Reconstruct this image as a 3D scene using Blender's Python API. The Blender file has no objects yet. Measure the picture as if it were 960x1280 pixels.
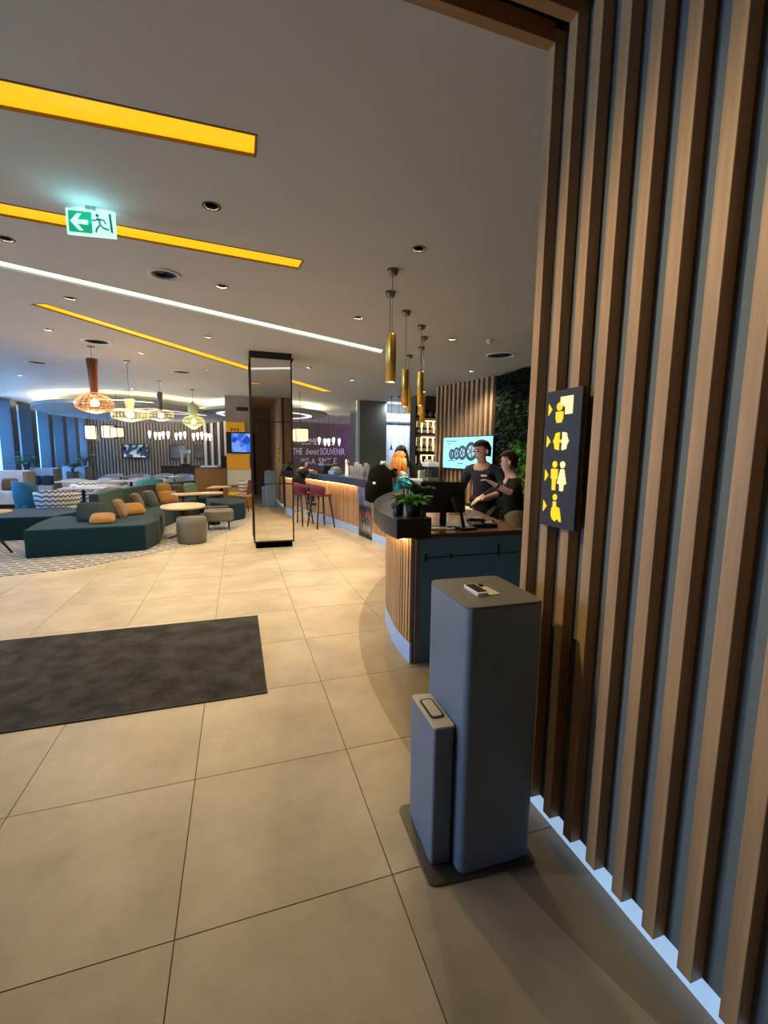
import bpy, bmesh, math, random
from math import sin, cos, pi, radians, sqrt, atan2
from mathutils import Vector, Matrix, noise
random.seed(7)
scene = bpy.context.scene
COL = scene.collection

# ------------------------------------------------------------------ camera
cam_d = bpy.data.cameras.new('camera')
cam = bpy.data.objects.new('camera', cam_d); COL.objects.link(cam)
cam_d.sensor_fit = 'VERTICAL'; cam_d.sensor_height = 24.0; cam_d.sensor_width = 18.0
cam_d.lens = 24.0 * 553.535 / 1280.0
cam_d.clip_start = 0.02; cam_d.clip_end = 200
yaw, pitch, roll = .319191, .1300717, .0115118
Fw = Vector((sin(yaw)*cos(pitch), cos(yaw)*cos(pitch), -sin(pitch)))
Rt = Vector((cos(yaw), -sin(yaw), 0)); Up = Rt.cross(Fw)
R2 = Rt*cos(roll) + Up*sin(roll); U2 = Up*cos(roll) - Rt*sin(roll)
cam.matrix_world = Matrix(((R2.x, U2.x, -Fw.x, .2568), (R2.y, U2.y, -Fw.y, -1.4831),
                           (R2.z, U2.z, -Fw.z, 1.6782), (0, 0, 0, 1)))
scene.camera = cam

# ------------------------------------------------------------------ world, exposure, lights
scene.view_settings.view_transform = 'Standard'
scene.view_settings.look = 'None'
scene.view_settings.gamma = 1.0
scene.view_settings.use_curve_mapping = False
scene.view_settings.exposure = 0.0
w = bpy.data.worlds.new('dusk'); scene.world = w; w.use_nodes = True
w.node_tree.nodes['Background'].inputs[0].default_value = (.10, .27, .62, 1)
w.node_tree.nodes['Background'].inputs[1].default_value = 1.0

H = 3.36
def light(kind, name, loc, energy, col, direction=(0, 0, -1), **kw):
    d = bpy.data.lights.new(name, kind); d.energy = energy; d.color = col
    for k, v in kw.items(): setattr(d, k, v)
    o = bpy.data.objects.new(name, d); COL.objects.link(o); o.location = loc
    o.rotation_euler = Vector(direction).to_track_quat('-Z', 'Y').to_euler()
    return o
WARM = (1.0, .74, .40); NEUT = (1.0, .88, .70); BLUE = (.22, .56, 1.0)
# recessed downlights: x, y, watts, colour
KD = 1.6
DOWN = [(.14, 2.03, 13, WARM), (1.73, 2.14, 17, WARM), (-1.46, 3.10, 30, WARM), (.16, 3.59, 75, WARM),
        (1.74, 4.12, 75, WARM), (3.30, 4.64, 120, NEUT), (-1.46, 4.56, 75, WARM), (-2.21, 6.18, 60, NEUT),
        (-.10, 5.79, 90, WARM), (1.65, 7.57, 90, NEUT), (-.32, 8.62, 90, WARM), (-1.27, 7.35, 60, WARM),
        (2.82, 8.73, 90, NEUT), (-3.3, 4.9, 45, WARM), (4.82, 6.75, 60, NEUT), (-4.4, 11.0, 60, NEUT), (1.2, 10.6, 70, WARM), (-4.3, 12.6, 80, NEUT), (-2.4, 12.4, 80, NEUT), (-5.6, 12.0, 60, NEUT)]  # last three lamps are added to brighten the far lounge
for i, (x, y, e, c) in enumerate(DOWN):
    light('SPOT', 'downlight_beam', (x, y, H+.025), e*KD*(1.25 if y > 5 else .9), c, spot_size=radians(150), spot_blend=.5, shadow_soft_size=.012)
# daylight through the glazing on the left
for y in (1.9,):
    light('AREA', 'entrance_daylight', (-7.6, 2.4, 1.5), 440, (.64, .80, 1.0), (1, -.12, 0), shape='RECTANGLE', size=2.2, size_y=2.6)
for y in (8.5, 12.0, 15.5, 19.0, 22.5):
    light('AREA', 'window_daylight', (-7.7, y, 2.0), 800, BLUE, (1, 0, -.1), shape='RECTANGLE', size=2.6, size_y=2.2)

# spotlight added out of view on the left to brighten the slat wall
light('SPOT', 'slat_wall_fill', (-.62, .42, 3.20), 165, WARM, Vector((1.5, -.40, 1.72))-Vector((-.62, .42, 3.20)), spot_size=radians(58), spot_blend=1.0, shadow_soft_size=.035)

# ------------------------------------------------------------------ helpers
class MB:
    def __init__(s): s.v = []; s.f = []; s.s = []
    def add(s, vs, fs, smooth=False):
        o = len(s.v); s.v += [tuple(p) for p in vs]
        for f in fs: s.f.append([o+i for i in f]); s.s.append(smooth)
        return s
    def box(s, c, d, rz=0, rx=0, ry=0):
        hx, hy, hz = d[0]/2, d[1]/2, d[2]/2
        m = Matrix.Translation(c) @ Matrix.Rotation(rz, 4, 'Z') @ Matrix.Rotation(ry, 4, 'Y') @ Matrix.Rotation(rx, 4, 'X')
        vs = [m @ Vector(p) for p in ((-hx,-hy,-hz),(hx,-hy,-hz),(hx,hy,-hz),(-hx,hy,-hz),(-hx,-hy,hz),(hx,-hy,hz),(hx,hy,hz),(-hx,hy,hz))]
        return s.add(vs, [(0,3,2,1),(4,5,6,7),(0,1,5,4),(1,2,6,5),(2,3,7,6),(3,0,4,7)])
    def bx(s, x0, x1, y0, y1, z0, z1):
        return s.box(((x0+x1)/2, (y0+y1)/2, (z0+z1)/2), (abs(x1-x0), abs(y1-y0), abs(z1-z0)))
    def prism(s, poly, z0, z1, smooth=False, top=None):
        a = sum(poly[i][0]*poly[(i+1) % len(poly)][1]-poly[(i+1) % len(poly)][0]*poly[i][1] for i in range(len(poly)))
        if a < 0: poly = poly[::-1]; top = top[::-1] if top else None
        n = len(poly); tp = top or poly
        vs = [(p[0], p[1], z0) for p in poly] + [(p[0], p[1], z1) for p in tp]
        s.add(vs, [list(range(n))[::-1], list(range(n, 2*n))])
        o = len(s.v) - 2*n
        for i in range(n):
            j = (i+1) % n; s.f.append([o+i, o+j, o+n+j, o+n+i]); s.s.append(smooth)
        return s
    def tube(s, pts, r, n=8, cap=True, smooth=True):
        pts = [Vector(p) for p in pts]
        rs = r if isinstance(r, (list, tuple)) else [r]*len(pts)
        rings = []; ref = None
        for i, p in enumerate(pts):
            t = (pts[min(i+1, len(pts)-1)] - pts[max(i-1, 0)]).normalized()
            if ref is None:
                ref = t.orthogonal().normalized()
            ref = (ref - t*ref.dot(t))
            if ref.length < 1e-6: ref = t.orthogonal()
            ref.normalize(); b = t.cross(ref)
            rings.append([p + ref*rs[i]*cos(2*pi*k/n) + b*rs[i]*sin(2*pi*k/n) for k in range(n)])
        vs = [q for g in rings for q in g]; fs = []
        for i in range(len(pts)-1):
            for k in range(n):
                fs.append((i*n+k, i*n+(k+1) % n, (i+1)*n+(k+1) % n, (i+1)*n+k))
        s.add(vs, fs, smooth)
        if cap:
            o = len(s.v)-len(vs)
            s.f.append([o+k for k in range(n)][::-1]); s.s.append(False)
            s.f.append([o+(len(pts)-1)*n+k for k in range(n)]); s.s.append(False)
        return s
    def lathe(s, prof, n=20, c=(0, 0, 0), sx=1, sy=1, smooth=True):
        vs = []; fs = []
        for r, z in prof:
            r = max(r, .0004)
            for k in range(n):
                vs.append((c[0]+r*sx*cos(2*pi*k/n), c[1]+r*sy*sin(2*pi*k/n), c[2]+z))
        for i in range(len(prof)-1):
            for k in range(n):
                fs.append((i*n+k, i*n+(k+1) % n, (i+1)*n+(k+1) % n, (i+1)*n+k))
        return s.add(vs, fs, smooth)
    def ball(s, c, r, nu=12, nv=8):
        if not isinstance(r, (tuple, list)): r = (r, r, r)
        prof = [(sin(pi*i/nv), -cos(pi*i/nv)) for i in range(nv+1)]
        o = len(s.v); s.lathe(prof, nu)
        for i in range(o, len(s.v)):
            p = s.v[i]; s.v[i] = (c[0]+p[0]*r[0], c[1]+p[1]*r[1], c[2]+p[2]*r[2])
        return s
    def grid(s, rows, smooth=True, closed=False):
        n = len(rows[0]); vs = [p for g in rows for p in g]; fs = []
        for i in range(len(rows)-1):
            for k in range(n if closed else n-1):
                fs.append((i*n+k, i*n+(k+1) % n, (i+1)*n+(k+1) % n, (i+1)*n+k))
        return s.add(vs, fs, smooth)
    def xf(s, m):
        s.v = [tuple(m @ Vector(p)) for p in s.v]; return s
    def build(s, name, mat, parent=None, local=False, bevel=0, seg=2, sub=0, label=None, loc=None, solid=0):
        off = Vector((0, 0, 0))
        if parent is not None and not local:
            q = parent
            while q is not None: off += Vector(q.location); q = q.parent
        if parent is None and loc is not None: off = Vector(loc)
        me = bpy.data.meshes.new(name)
        me.from_pydata([tuple(Vector(p)-off) for p in s.v], [], s.f)
        me.polygons.foreach_set('use_smooth', s.s)
        me.update()
        if isinstance(mat, (list, tuple)):
            for m_ in mat: me.materials.append(m_)
        else: me.materials.append(mat)
        o = bpy.data.objects.new(name, me); COL.objects.link(o)
        if parent is not None: o.parent = parent
        elif loc is not None: o.location = loc
        if solid:
            md = o.modifiers.new('solidify', 'SOLIDIFY'); md.thickness = solid; md.offset = 0
        if bevel:
            md = o.modifiers.new('bevel', 'BEVEL'); md.width = bevel; md.segments = seg; md.limit_method = 'ANGLE'; md.angle_limit = radians(35)
        if sub:
            md = o.modifiers.new('subsurf', 'SUBSURF'); md.levels = sub; md.render_levels = sub
        if label: o['label'] = label
        return o

def tag(o, label, cat, group=None, kind=None):
    o['label'] = label; o['category'] = cat
    if group: o['group'] = group
    if kind: o['kind'] = kind
    return o
def thing(name, label, cat, loc=(0, 0, 0), rz=0, group=None):
    o = bpy.data.objects.new(name, None); COL.objects.link(o); o.empty_display_size = .1
    o.location = loc; o.rotation_euler = (0, 0, rz)
    return tag(o, label, cat, group)
def struct(o, label=None):
    o['kind'] = 'structure'
    if label: o['label'] = label
    return o
def dup(root, loc, rz=0, label=None, group=None):
    r = root.copy(); COL.objects.link(r); r.location = loc; r.rotation_euler = (0, 0, rz)
    if label: r['label'] = label
    if group: r['group'] = group
    for ch in [c for c in root.children]:
        c = ch.copy(); COL.objects.link(c); c.parent = r
        for g in ch.children:
            d = g.copy(); COL.objects.link(d); d.parent = c
    return r
def inst(src, parent, loc):
    c = src.copy(); COL.objects.link(c); c.parent = parent; c.location = loc; return c

def catmull(P, per=12):
    out = []
    P = [Vector(p) for p in P]; Q = [P[0]*2-P[1]] + P + [P[-1]*2-P[-2]]
    for i in range(1, len(Q)-2):
        a, b, c, d = Q[i-1], Q[i], Q[i+1], Q[i+2]
        for k in range(per):
            t = k/per
            out.append(.5*((2*b)+(c-a)*t+(2*a-5*b+4*c-d)*t*t+(3*b-a-3*c+d)*t**3))
    out.append(P[-1]); return out
def resample(pts, step):
    d = [0]
    for i in range(1, len(pts)): d.append(d[-1]+(pts[i]-pts[i-1]).length)
    n = max(2, int(round(d[-1]/step))); out = []; j = 0
    for k in range(n+1):
        t = d[-1]*k/n
        while j < len(d)-2 and d[j+1] < t: j += 1
        out.append(pts[j].lerp(pts[j+1], (t-d[j])/max(1e-9, d[j+1]-d[j])))
    return out
def offset(pts, o):
    out = []
    for i, p in enumerate(pts):
        t = (pts[min(i+1, len(pts)-1)]-pts[max(i-1, 0)]); n = Vector((t.y, -t.x)).normalized()
        out.append(p+n*o)
    return out

# ------------------------------------------------------------------ materials
def M(name, col, rough=.5, metal=0, var=0, vscale=4, bump=0, bscale=60, emit=None, estr=0, spec=.5, coat=0, trans=0, aniso=None, world=False, sheen=0, alpha=1):
    m = bpy.data.materials.new(name); m.use_nodes = True; nt = m.node_tree; b = nt.nodes['Principled BSDF']
    b.inputs['Base Color'].default_value = (*col, 1); b.inputs['Roughness'].default_value = rough
    b.inputs['Metallic'].default_value = metal; b.inputs['Specular IOR Level'].default_value = spec
    b.inputs['Coat Weight'].default_value = coat; b.inputs['Transmission Weight'].default_value = trans
    b.inputs['Sheen Weight'].default_value = sheen; b.inputs['Alpha'].default_value = alpha
    if emit: b.inputs['Emission Color'].default_value = (*emit, 1); b.inputs['Emission Strength'].default_value = estr
    if var or bump:
        if world: src = nt.nodes.new('ShaderNodeNewGeometry').outputs['Position']
        else: src = nt.nodes.new('ShaderNodeTexCoord').outputs['Object']
        mp = nt.nodes.new('ShaderNodeMapping'); nt.links.new(src, mp.inputs[0])
        if aniso: mp.inputs['Scale'].default_value = aniso
        if var:
            n = nt.nodes.new('ShaderNodeTexNoise'); n.inputs['Scale'].default_value = vscale; n.inputs['Detail'].default_value = 5
            n.inputs['Roughness'].default_value = .6
            nt.links.new(mp.outputs[0], n.inputs['Vector'])
            r = nt.nodes.new('ShaderNodeMapRange'); r.inputs[1].default_value = .3; r.inputs[2].default_value = .7
            r.inputs[3].default_value = 1-var; r.inputs[4].default_value = 1+var
            nt.links.new(n.outputs[0], r.inputs[0])
            mx = nt.nodes.new('ShaderNodeMix'); mx.data_type = 'RGBA'; mx.blend_type = 'MULTIPLY'; mx.inputs[0].default_value = 1
            mx.inputs[6].default_value = (*col, 1); nt.links.new(r.outputs[0], mx.inputs[7]); nt.links.new(mx.outputs[2], b.inputs['Base Color'])
        if bump:
            n2 = nt.nodes.new('ShaderNodeTexNoise'); n2.inputs['Scale'].default_value = bscale; n2.inputs['Detail'].default_value = 3
            nt.links.new(mp.outputs[0], n2.inputs['Vector'])
            bp = nt.nodes.new('ShaderNodeBump'); bp.inputs['Strength'].default_value = bump; bp.inputs['Distance'].default_value = .01
            nt.links.new(n2.outputs[0], bp.inputs['Height']); nt.links.new(bp.outputs[0], b.inputs['Normal'])
    return m
def wood(name, col, rough=.5, var=.3, ax='z', scale=14):
    a = {'z': (1, 1, .06), 'x': (.06, 1, 1), 'y': (1, .06, 1)}[ax]
    return M(name, col, rough, var=var, vscale=scale, aniso=a, bump=.08, bscale=scale*2)
def E(name, col, strength):
    m = bpy.data.materials.new(name); m.use_nodes = True; b = m.node_tree.nodes['Principled BSDF']
    b.inputs['Base Color'].default_value = (*[min(1, c)*.5 for c in col], 1)
    b.inputs['Emission Color'].default_value = (*col, 1); b.inputs['Emission Strength'].default_value = strength
    b.inputs['Roughness'].default_value = .4
    return m
def glassy(name, tint, gloss=.12, rough=.02):
    m = bpy.data.materials.new(name); m.use_nodes = True; nt = m.node_tree
    for n in list(nt.nodes):
        if n.type == 'BSDF_PRINCIPLED': nt.nodes.remove(n)
    out = nt.nodes['Material Output']; t = nt.nodes.new('ShaderNodeBsdfTransparent'); t.inputs[0].default_value = (*tint, 1)
    g = nt.nodes.new('ShaderNodeBsdfGlossy'); g.inputs['Roughness'].default_value = rough
    mx = nt.nodes.new('ShaderNodeMixShader'); mx.inputs[0].default_value = gloss
    nt.links.new(t.outputs[0], mx.inputs[1]); nt.links.new(g.outputs[0], mx.inputs[2]); nt.links.new(mx.outputs[0], out.inputs[0])
    return m
def sheer(name, col, k=.6):
    m = bpy.data.materials.new(name); m.use_nodes = True; nt = m.node_tree
    nt.nodes.remove(nt.nodes['Principled BSDF']); out = nt.nodes['Material Output']
    t = nt.nodes.new('ShaderNodeBsdfTranslucent'); t.inputs[0].default_value = (*col, 1)
    d = nt.nodes.new('ShaderNodeBsdfDiffuse'); d.inputs[0].default_value = (*col, 1)
    mx = nt.nodes.new('ShaderNodeMixShader'); mx.inputs[0].default_value = k
    nt.links.new(d.outputs[0], mx.inputs[1]); nt.links.new(t.outputs[0], mx.inputs[2]); nt.links.new(mx.outputs[0], out.inputs[0])
    return m

def tile_material():
    m = bpy.data.materials.new('porcelain tile'); m.use_nodes = True; nt = m.node_tree; b = nt.nodes['Principled BSDF']
    L = nt.links.new
    geo = nt.nodes.new('ShaderNodeNewGeometry'); oi = nt.nodes.new('ShaderNodeObjectInfo')
    n = nt.nodes.new('ShaderNodeTexNoise'); n.inputs['Scale'].default_value = 2.2; n.inputs['Detail'].default_value = 6; n.inputs['Roughness'].default_value = .62
    off = nt.nodes.new('ShaderNodeVectorMath'); off.operation = 'MULTIPLY_ADD'
    cmb = nt.nodes.new('ShaderNodeCombineXYZ'); L(oi.outputs['Random'], cmb.inputs[0]); L(oi.outputs['Random'], cmb.inputs[1])
    off.inputs[1].default_value = (37, 23, 5); L(cmb.outputs[0], off.inputs[0]); L(geo.outputs['Position'], off.inputs[2]); L(off.outputs[0], n.inputs['Vector'])
    cr = nt.nodes.new('ShaderNodeValToRGB'); e = cr.color_ramp.elements
    e[0].position = .3; e[0].color = (.37, .31, .225, 1); e[1].position = .72; e[1].color = (.57, .49, .36, 1)
    L(n.outputs[0], cr.inputs[0])
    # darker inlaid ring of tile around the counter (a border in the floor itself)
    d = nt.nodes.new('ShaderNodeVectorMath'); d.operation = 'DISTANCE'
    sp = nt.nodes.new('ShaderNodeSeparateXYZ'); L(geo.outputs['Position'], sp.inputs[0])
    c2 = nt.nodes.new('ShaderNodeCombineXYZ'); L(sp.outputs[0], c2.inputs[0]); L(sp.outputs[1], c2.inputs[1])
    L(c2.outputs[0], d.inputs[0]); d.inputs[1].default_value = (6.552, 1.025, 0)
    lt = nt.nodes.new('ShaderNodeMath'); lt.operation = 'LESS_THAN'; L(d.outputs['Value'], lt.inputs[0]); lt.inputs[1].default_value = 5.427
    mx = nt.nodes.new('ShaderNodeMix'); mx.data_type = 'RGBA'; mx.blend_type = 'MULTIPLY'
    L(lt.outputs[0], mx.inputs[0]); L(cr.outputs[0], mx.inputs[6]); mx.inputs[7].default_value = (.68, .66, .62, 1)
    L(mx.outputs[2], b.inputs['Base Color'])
    rr = nt.nodes.new('ShaderNodeMapRange'); rr.inputs[3].default_value = .30; rr.inputs[4].default_value = .46; L(n.outputs[0], rr.inputs[0]); L(rr.outputs[0], b.inputs['Roughness'])
    b.inputs['Specular IOR Level'].default_value = .4
    return m
def zigzag(name, c1, c2, sc=9.0, amp=.35, bands=10.0):
    # woven chevron stripes
    m = bpy.data.materials.new(name); m.use_nodes = True; nt = m.node_tree; b = nt.nodes['Principled BSDF']; L = nt.links.new
    tc = nt.nodes.new('ShaderNodeTexCoord'); sp = nt.nodes.new('ShaderNodeSeparateXYZ'); L(tc.outputs['Object'], sp.inputs[0])
    a = nt.nodes.new('ShaderNodeMath'); a.operation = 'ADD'; L(sp.outputs[0], a.inputs[0]); L(sp.outputs[1], a.inputs[1])
    s1 = nt.nodes.new('ShaderNodeMath'); s1.operation = 'MULTIPLY'; L(a.outputs[0], s1.inputs[0]); s1.inputs[1].default_value = sc
    pp = nt.nodes.new('ShaderNodeMath'); pp.operation = 'PINGPONG'; L(s1.outputs[0], pp.inputs[0]); pp.inputs[1].default_value = .5
    k = nt.nodes.new('ShaderNodeMath'); k.operation = 'MULTIPLY'; L(pp.outputs[0], k.inputs[0]); k.inputs[1].default_value = amp*2
    z = nt.nodes.new('ShaderNodeMath'); z.operation = 'MULTIPLY_ADD'; L(sp.outputs[2], z.inputs[0]); z.inputs[1].default_value = bands; L(k.outputs[0], z.inputs[2])
    fr = nt.nodes.new('ShaderNodeMath'); fr.operation = 'FRACT'; L(z.outputs[0], fr.inputs[0])
    g = nt.nodes.new('ShaderNodeMath'); g.operation = 'GREATER_THAN'; L(fr.outputs[0], g.inputs[0]); g.inputs[1].default_value = .68
    mx = nt.nodes.new('ShaderNodeMix'); mx.data_type = 'RGBA'; L(g.outputs[0], mx.inputs[0]); mx.inputs[6].default_value = (*c1, 1); mx.inputs[7].default_value = (*c2, 1)
    L(mx.outputs[2], b.inputs['Base Color']); b.inputs['Roughness'].default_value = .85
    return m
def rug_material():
    m = bpy.data.materials.new('woven carpet'); m.use_nodes = True; nt = m.node_tree; b = nt.nodes['Principled BSDF']; L = nt.links.new
    g = nt.nodes.new('ShaderNodeNewGeometry'); mp = nt.nodes.new('ShaderNodeMapping'); mp.inputs['Rotation'].default_value = (0, 0, .55)
    L(g.outputs['Position'], mp.inputs[0])
    br = nt.nodes.new('ShaderNodeTexBrick'); br.inputs['Scale'].default_value = 1.0
    br.inputs['Brick Width'].default_value = .36; br.inputs['Row Height'].default_value = .085; br.inputs['Mortar Size'].default_value = .026
    br.inputs['Color1'].default_value = (.035, .035, .04, 1); br.inputs['Color2'].default_value = (.10, .10, .105, 1); br.inputs['Mortar'].default_value = (.40, .385, .37, 1)
    L(mp.outputs[0], br.inputs['Vector']); L(br.outputs[0], b.inputs['Base Color']); b.inputs['Roughness'].default_value = .95
    return m
def screen_material(name, c1, c2, c3, scale, strength):
    m = bpy.data.materials.new(name); m.use_nodes = True; nt = m.node_tree; b = nt.nodes['Principled BSDF']; L = nt.links.new
    tc = nt.nodes.new('ShaderNodeTexCoord'); v = nt.nodes.new('ShaderNodeTexVoronoi'); v.inputs['Scale'].default_value = scale
    L(tc.outputs['Object'], v.inputs['Vector']); cr = nt.nodes.new('ShaderNodeValToRGB'); cr.color_ramp.interpolation = 'LINEAR'
    sp = nt.nodes.new('ShaderNodeSeparateColor'); L(v.outputs['Color'], sp.inputs[0]); L(sp.outputs[0], cr.inputs[0])
    e = cr.color_ramp.elements; e[0].color = (*c1, 1); e[1].color = (*c3, 1); x = e.new(.5); x.color = (*c2, 1)
    L(cr.outputs[0], b.inputs['Emission Color']); b.inputs['Emission Strength'].default_value = strength
    b.inputs['Base Color'].default_value = (.01, .01, .01, 1); b.inputs['Roughness'].default_value = .2
    return m

m_tile = tile_material()
m_grout = M('grout', (.10, .085, .06), .9)
m_ceil = M('ceiling paint', (.52, .51, .49), .9, var=.03, vscale=1.2)
m_white = M('white paint', (.72, .72, .70), .6)
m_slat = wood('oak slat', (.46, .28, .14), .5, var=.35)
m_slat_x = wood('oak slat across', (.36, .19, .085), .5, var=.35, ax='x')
m_backing = M('blue grey backing', (.15, .185, .195), .8, var=.08)
m_dark = M('dark backing', (.018, .013, .010), .8)
m_plinth = E('lit plinth', (.40, .60, .86), .75)
m_black = M('black lacquer', (.008, .008, .009), .3)
m_blackm = M('matte black', (.012, .012, .013), .65)
m_mirror = M('mirror', (.80, .79, .76), .015, metal=1)
m_mat = M('entrance mat pile', (.034, .032, .028), 1.0, var=.8, vscale=5, bump=.7, bscale=260)
m_kiosk = M('blue grey powder coat', (.15, .21, .305), .42, var=.05, vscale=3, spec=.5)
m_kiosk_top = M('grey lid', (.17, .165, .15), .38)
m_counter_blue = M('blue panel', (.09, .29, .66), .45)
m_kick = M('blue kick plate', (.34, .52, .86), .4)
m_stone = M('black stone', (.018, .023, .030), .32, var=.5, vscale=3)
m_worktop = wood('walnut worktop', (.16, .085, .045), .22, var=.3, ax='x')
m_led = E('warm led', (1, .58, .18), 34)
m_gold = M('brushed gold', (.80, .50, .10), .32, metal=.85, aniso=(1, 1, .05), var=.15, vscale=30)
m_canopy = M('bronze', (.25, .20, .14), .35, metal=.8)
m_bulb = E('lamp glow', (1, .86, .55), 16)
m_yellow_lit = E('yellow light diffuser', (1.0, .56, .004), .95)
m_white_lit = E('white light diffuser', (.80, .95, .85), .95)
m_teal = M('teal upholstery', (.001, .020, .031), .85, spec=.15, var=.12, vscale=6, bump=.1, bscale=200, sheen=.1)
m_teal_back = M('teal back upholstery', (.008, .034, .035), .85, spec=.15, var=.12, bump=.1, bscale=200, sheen=.1)
m_rug = rug_material()
m_tabletop = wood('light oak table', (.50, .34, .19), .35, var=.15, ax='x')
m_steel = M('steel', (.55, .56, .58), .3, metal=1)
m_taupe = M('taupe leather', (.125, .115, .10), .5, var=.08)
m_yellow = M('yellow paint', (.80, .42, .008), .4)
from mathutils.geometry import delaunay_2d_cdt
# ================================================================== SHELL
# floor: 0.8 m porcelain tiles laid one by one over a grout bed
floor = struct(MB().bx(-7.2, 7.6, -4.2, 24.2, -.12, -.004).build('floor', m_grout))
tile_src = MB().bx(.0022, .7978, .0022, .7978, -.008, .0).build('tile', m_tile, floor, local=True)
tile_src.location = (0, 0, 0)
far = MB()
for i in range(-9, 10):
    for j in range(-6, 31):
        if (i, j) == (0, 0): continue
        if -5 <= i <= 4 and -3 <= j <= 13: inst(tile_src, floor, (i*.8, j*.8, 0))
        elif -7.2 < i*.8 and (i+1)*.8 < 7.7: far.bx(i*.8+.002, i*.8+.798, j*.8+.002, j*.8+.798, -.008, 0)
o = far.build('distant_tiling', m_tile, floor, local=True); o['kind'] = 'stuff'

STRIPS = {'y1': [(-3.2, 1.25), (.411, 1.205), (.411, 1.402), (-3.2, 1.52)],
          'y2': [(-3.9, 2.20), (.868, 2.678), (.850, 2.900), (-3.9, 2.42)],
          'wh': [(-3.6, 2.71), (2.572, 5.62), (2.63, 5.93), (-3.6, 2.92)],
          'y3': [(-1.982, 4.953), (-1.80, 4.86), (.60, 8.02), (2.856, 10.863), (2.56, 11.0), (.45, 8.30)]}
VENT = [(-.35, 3.45, .12), (-1.76, 6.72, .19), (-.81, 9.11, .19), (-3.37, 9.05, .17), (4.55, 5.30, .22)]
loops = [[(-7, .27), (7.5, .27), (7.5, 24), (-7, 24)]]
loops += [v for v in STRIPS.values()]
def circ(x, y, r, n=18): return [(x+r*cos(2*pi*k/n), y+r*sin(2*pi*k/n)) for k in range(n)]
for x, y, e, c in DOWN: loops.append(circ(x, y, .048))
for x, y, r in VENT: loops.append(circ(x, y, r, 28))
vs = []; es = []
for lp in loops:
    o0 = len(vs); vs += [Vector(p) for p in lp]
    es += [(o0+k, o0+(k+1) % len(lp)) for k in range(len(lp))]
fcs = []; q0 = 0
for lp in loops: fcs.append(list(range(q0, q0+len(lp)))); q0 += len(lp)
V, EE, FF, a_, b_, c_ = delaunay_2d_cdt(vs, [], fcs, 0, 1e-5)
mb = MB(); mb.add([(p.x, p.y, H) for p in V], [tuple(f)[::-1] for f, c in zip(FF, c_) if list(c) == [0]])
ceiling = struct(mb.build('ceiling', m_ceil))
cv = MB().bx(-7.2, 7.6, -4.2, 24.2, 3.60, 3.7)
cv.build('slab', m_blackm, ceiling)

# near slat wall beside the camera
PITCH = .1291
wall_r = struct(MB().bx(1.572, 1.66, -4.2, .268, .086, 3.6).build('wall_right', m_backing))
pl = MB().bx(1.572, 1.64, -4.2, .262, 0, .086).build('lit_plinth', m_plinth, wall_r)
sl = MB().bx(1.52, 1.572, -.0465/2, .0465/2, .088, 3.38).build('slat', m_slat, wall_r, local=True, bevel=.0015, seg=1)
NSL = 30
for k in range(NSL):
    y = .240 - PITCH*k
    (sl if k == 0 else inst(sl, wall_r, (0, y, 0))).location = (0, y, 0)
# the same slats run on across the entrance soffit
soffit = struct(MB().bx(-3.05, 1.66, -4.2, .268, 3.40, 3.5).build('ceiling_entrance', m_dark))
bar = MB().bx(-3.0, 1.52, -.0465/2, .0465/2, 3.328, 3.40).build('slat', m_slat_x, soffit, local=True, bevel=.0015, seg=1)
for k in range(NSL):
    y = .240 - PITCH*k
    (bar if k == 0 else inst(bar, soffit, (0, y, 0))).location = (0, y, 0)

# walls round the rest of the building
m_woodwall = wood('brown wood panelling', (.20, .105, .045), .45, var=.25, scale=6)
fw = struct(MB().bx(1.60, 7.6, .268, .30, 0, 3.5).build('wall_front', m_dark))
for k in range(9):
    MB().bx(1.66+k*.66, 1.66+k*.66+.655, .30, .318, .09, 3.36).build('panel', m_woodwall, fw)
fw2 = struct(MB().bx(-7.2, -3.0, .10, .268, 0, 3.5).build('wall_front_left', m_woodwall))
struct(MB().bx(-3.2, -3.0, -4.2, .1, 0, 3.6).build('wall_passage', m_woodwall))
bk = struct(MB().bx(-3.2, 1.7, -4.3, -4.15, 0, 3.6).build('wall_back', m_woodwall))
m_doorglass = M('dark door glass', (.012, .014, .016), .08, spec=.6)
d1 = struct(MB().bx(-.15, .95, -4.15, -4.10, 0, 2.45).build('door_1', m_blackm))
MB().bx(-.05, .85, -4.10, -4.085, .12, 2.36).build('pane', m_doorglass, d1)
MB().tube([(.74, -4.06, .8), (.74, -4.06, 1.6)], .015).build('handle', m_steel, d1)
struct(MB().bx(7.5, 7.65, .2, 24.2, 0, 3.6).build('wall_right_far', m_white))
m_brownwall = M('plum brown wall', (.12, .080, .080), .75, var=.25, vscale=1.4)
m_greywood = wood('grey brown lath', (.17, .145, .12), .6, var=.35)
m_greyback = M('grey brown panel', (.075, .065, .056), .8)
backw = struct(MB().bx(-7.2, 7.6, 24.0, 24.2, 0, 3.6).build('wall_far', m_greyback))
lath = MB().bx(-.035, .035, 23.94, 24.0, 0, 3.36).build('lath', m_greywood, backw, local=True)
k = 0; x = -6.9
while x < 1.6:
    (lath if k == 0 else inst(lath, backw, (x, 0, 0))).location = (x, 0, 0); x += .145; k += 1
MB().bx(1.7, 7.45, 23.86, 24.0, 0, 3.36).build('plum_panel', m_brownwall, backw)
for kx in (3.15, 4.6, 6.05): MB().bx(kx-.008, kx+.008, 23.855, 23.862, .1, 3.3).build('joint', m_dark, backw)
pale = MB().bx(-.06, .06, 23.55, 23.85, .3, 3.3).build('pale_fin', M('pale grey fin', (.42, .42, .39), .6), backw, local=True)
for k in range(4):
    xx = -1.30+k*.33
    (pale if k == 0 else inst(pale, backw, (xx, 0, 0))).location = (xx, 0, 0)

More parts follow.
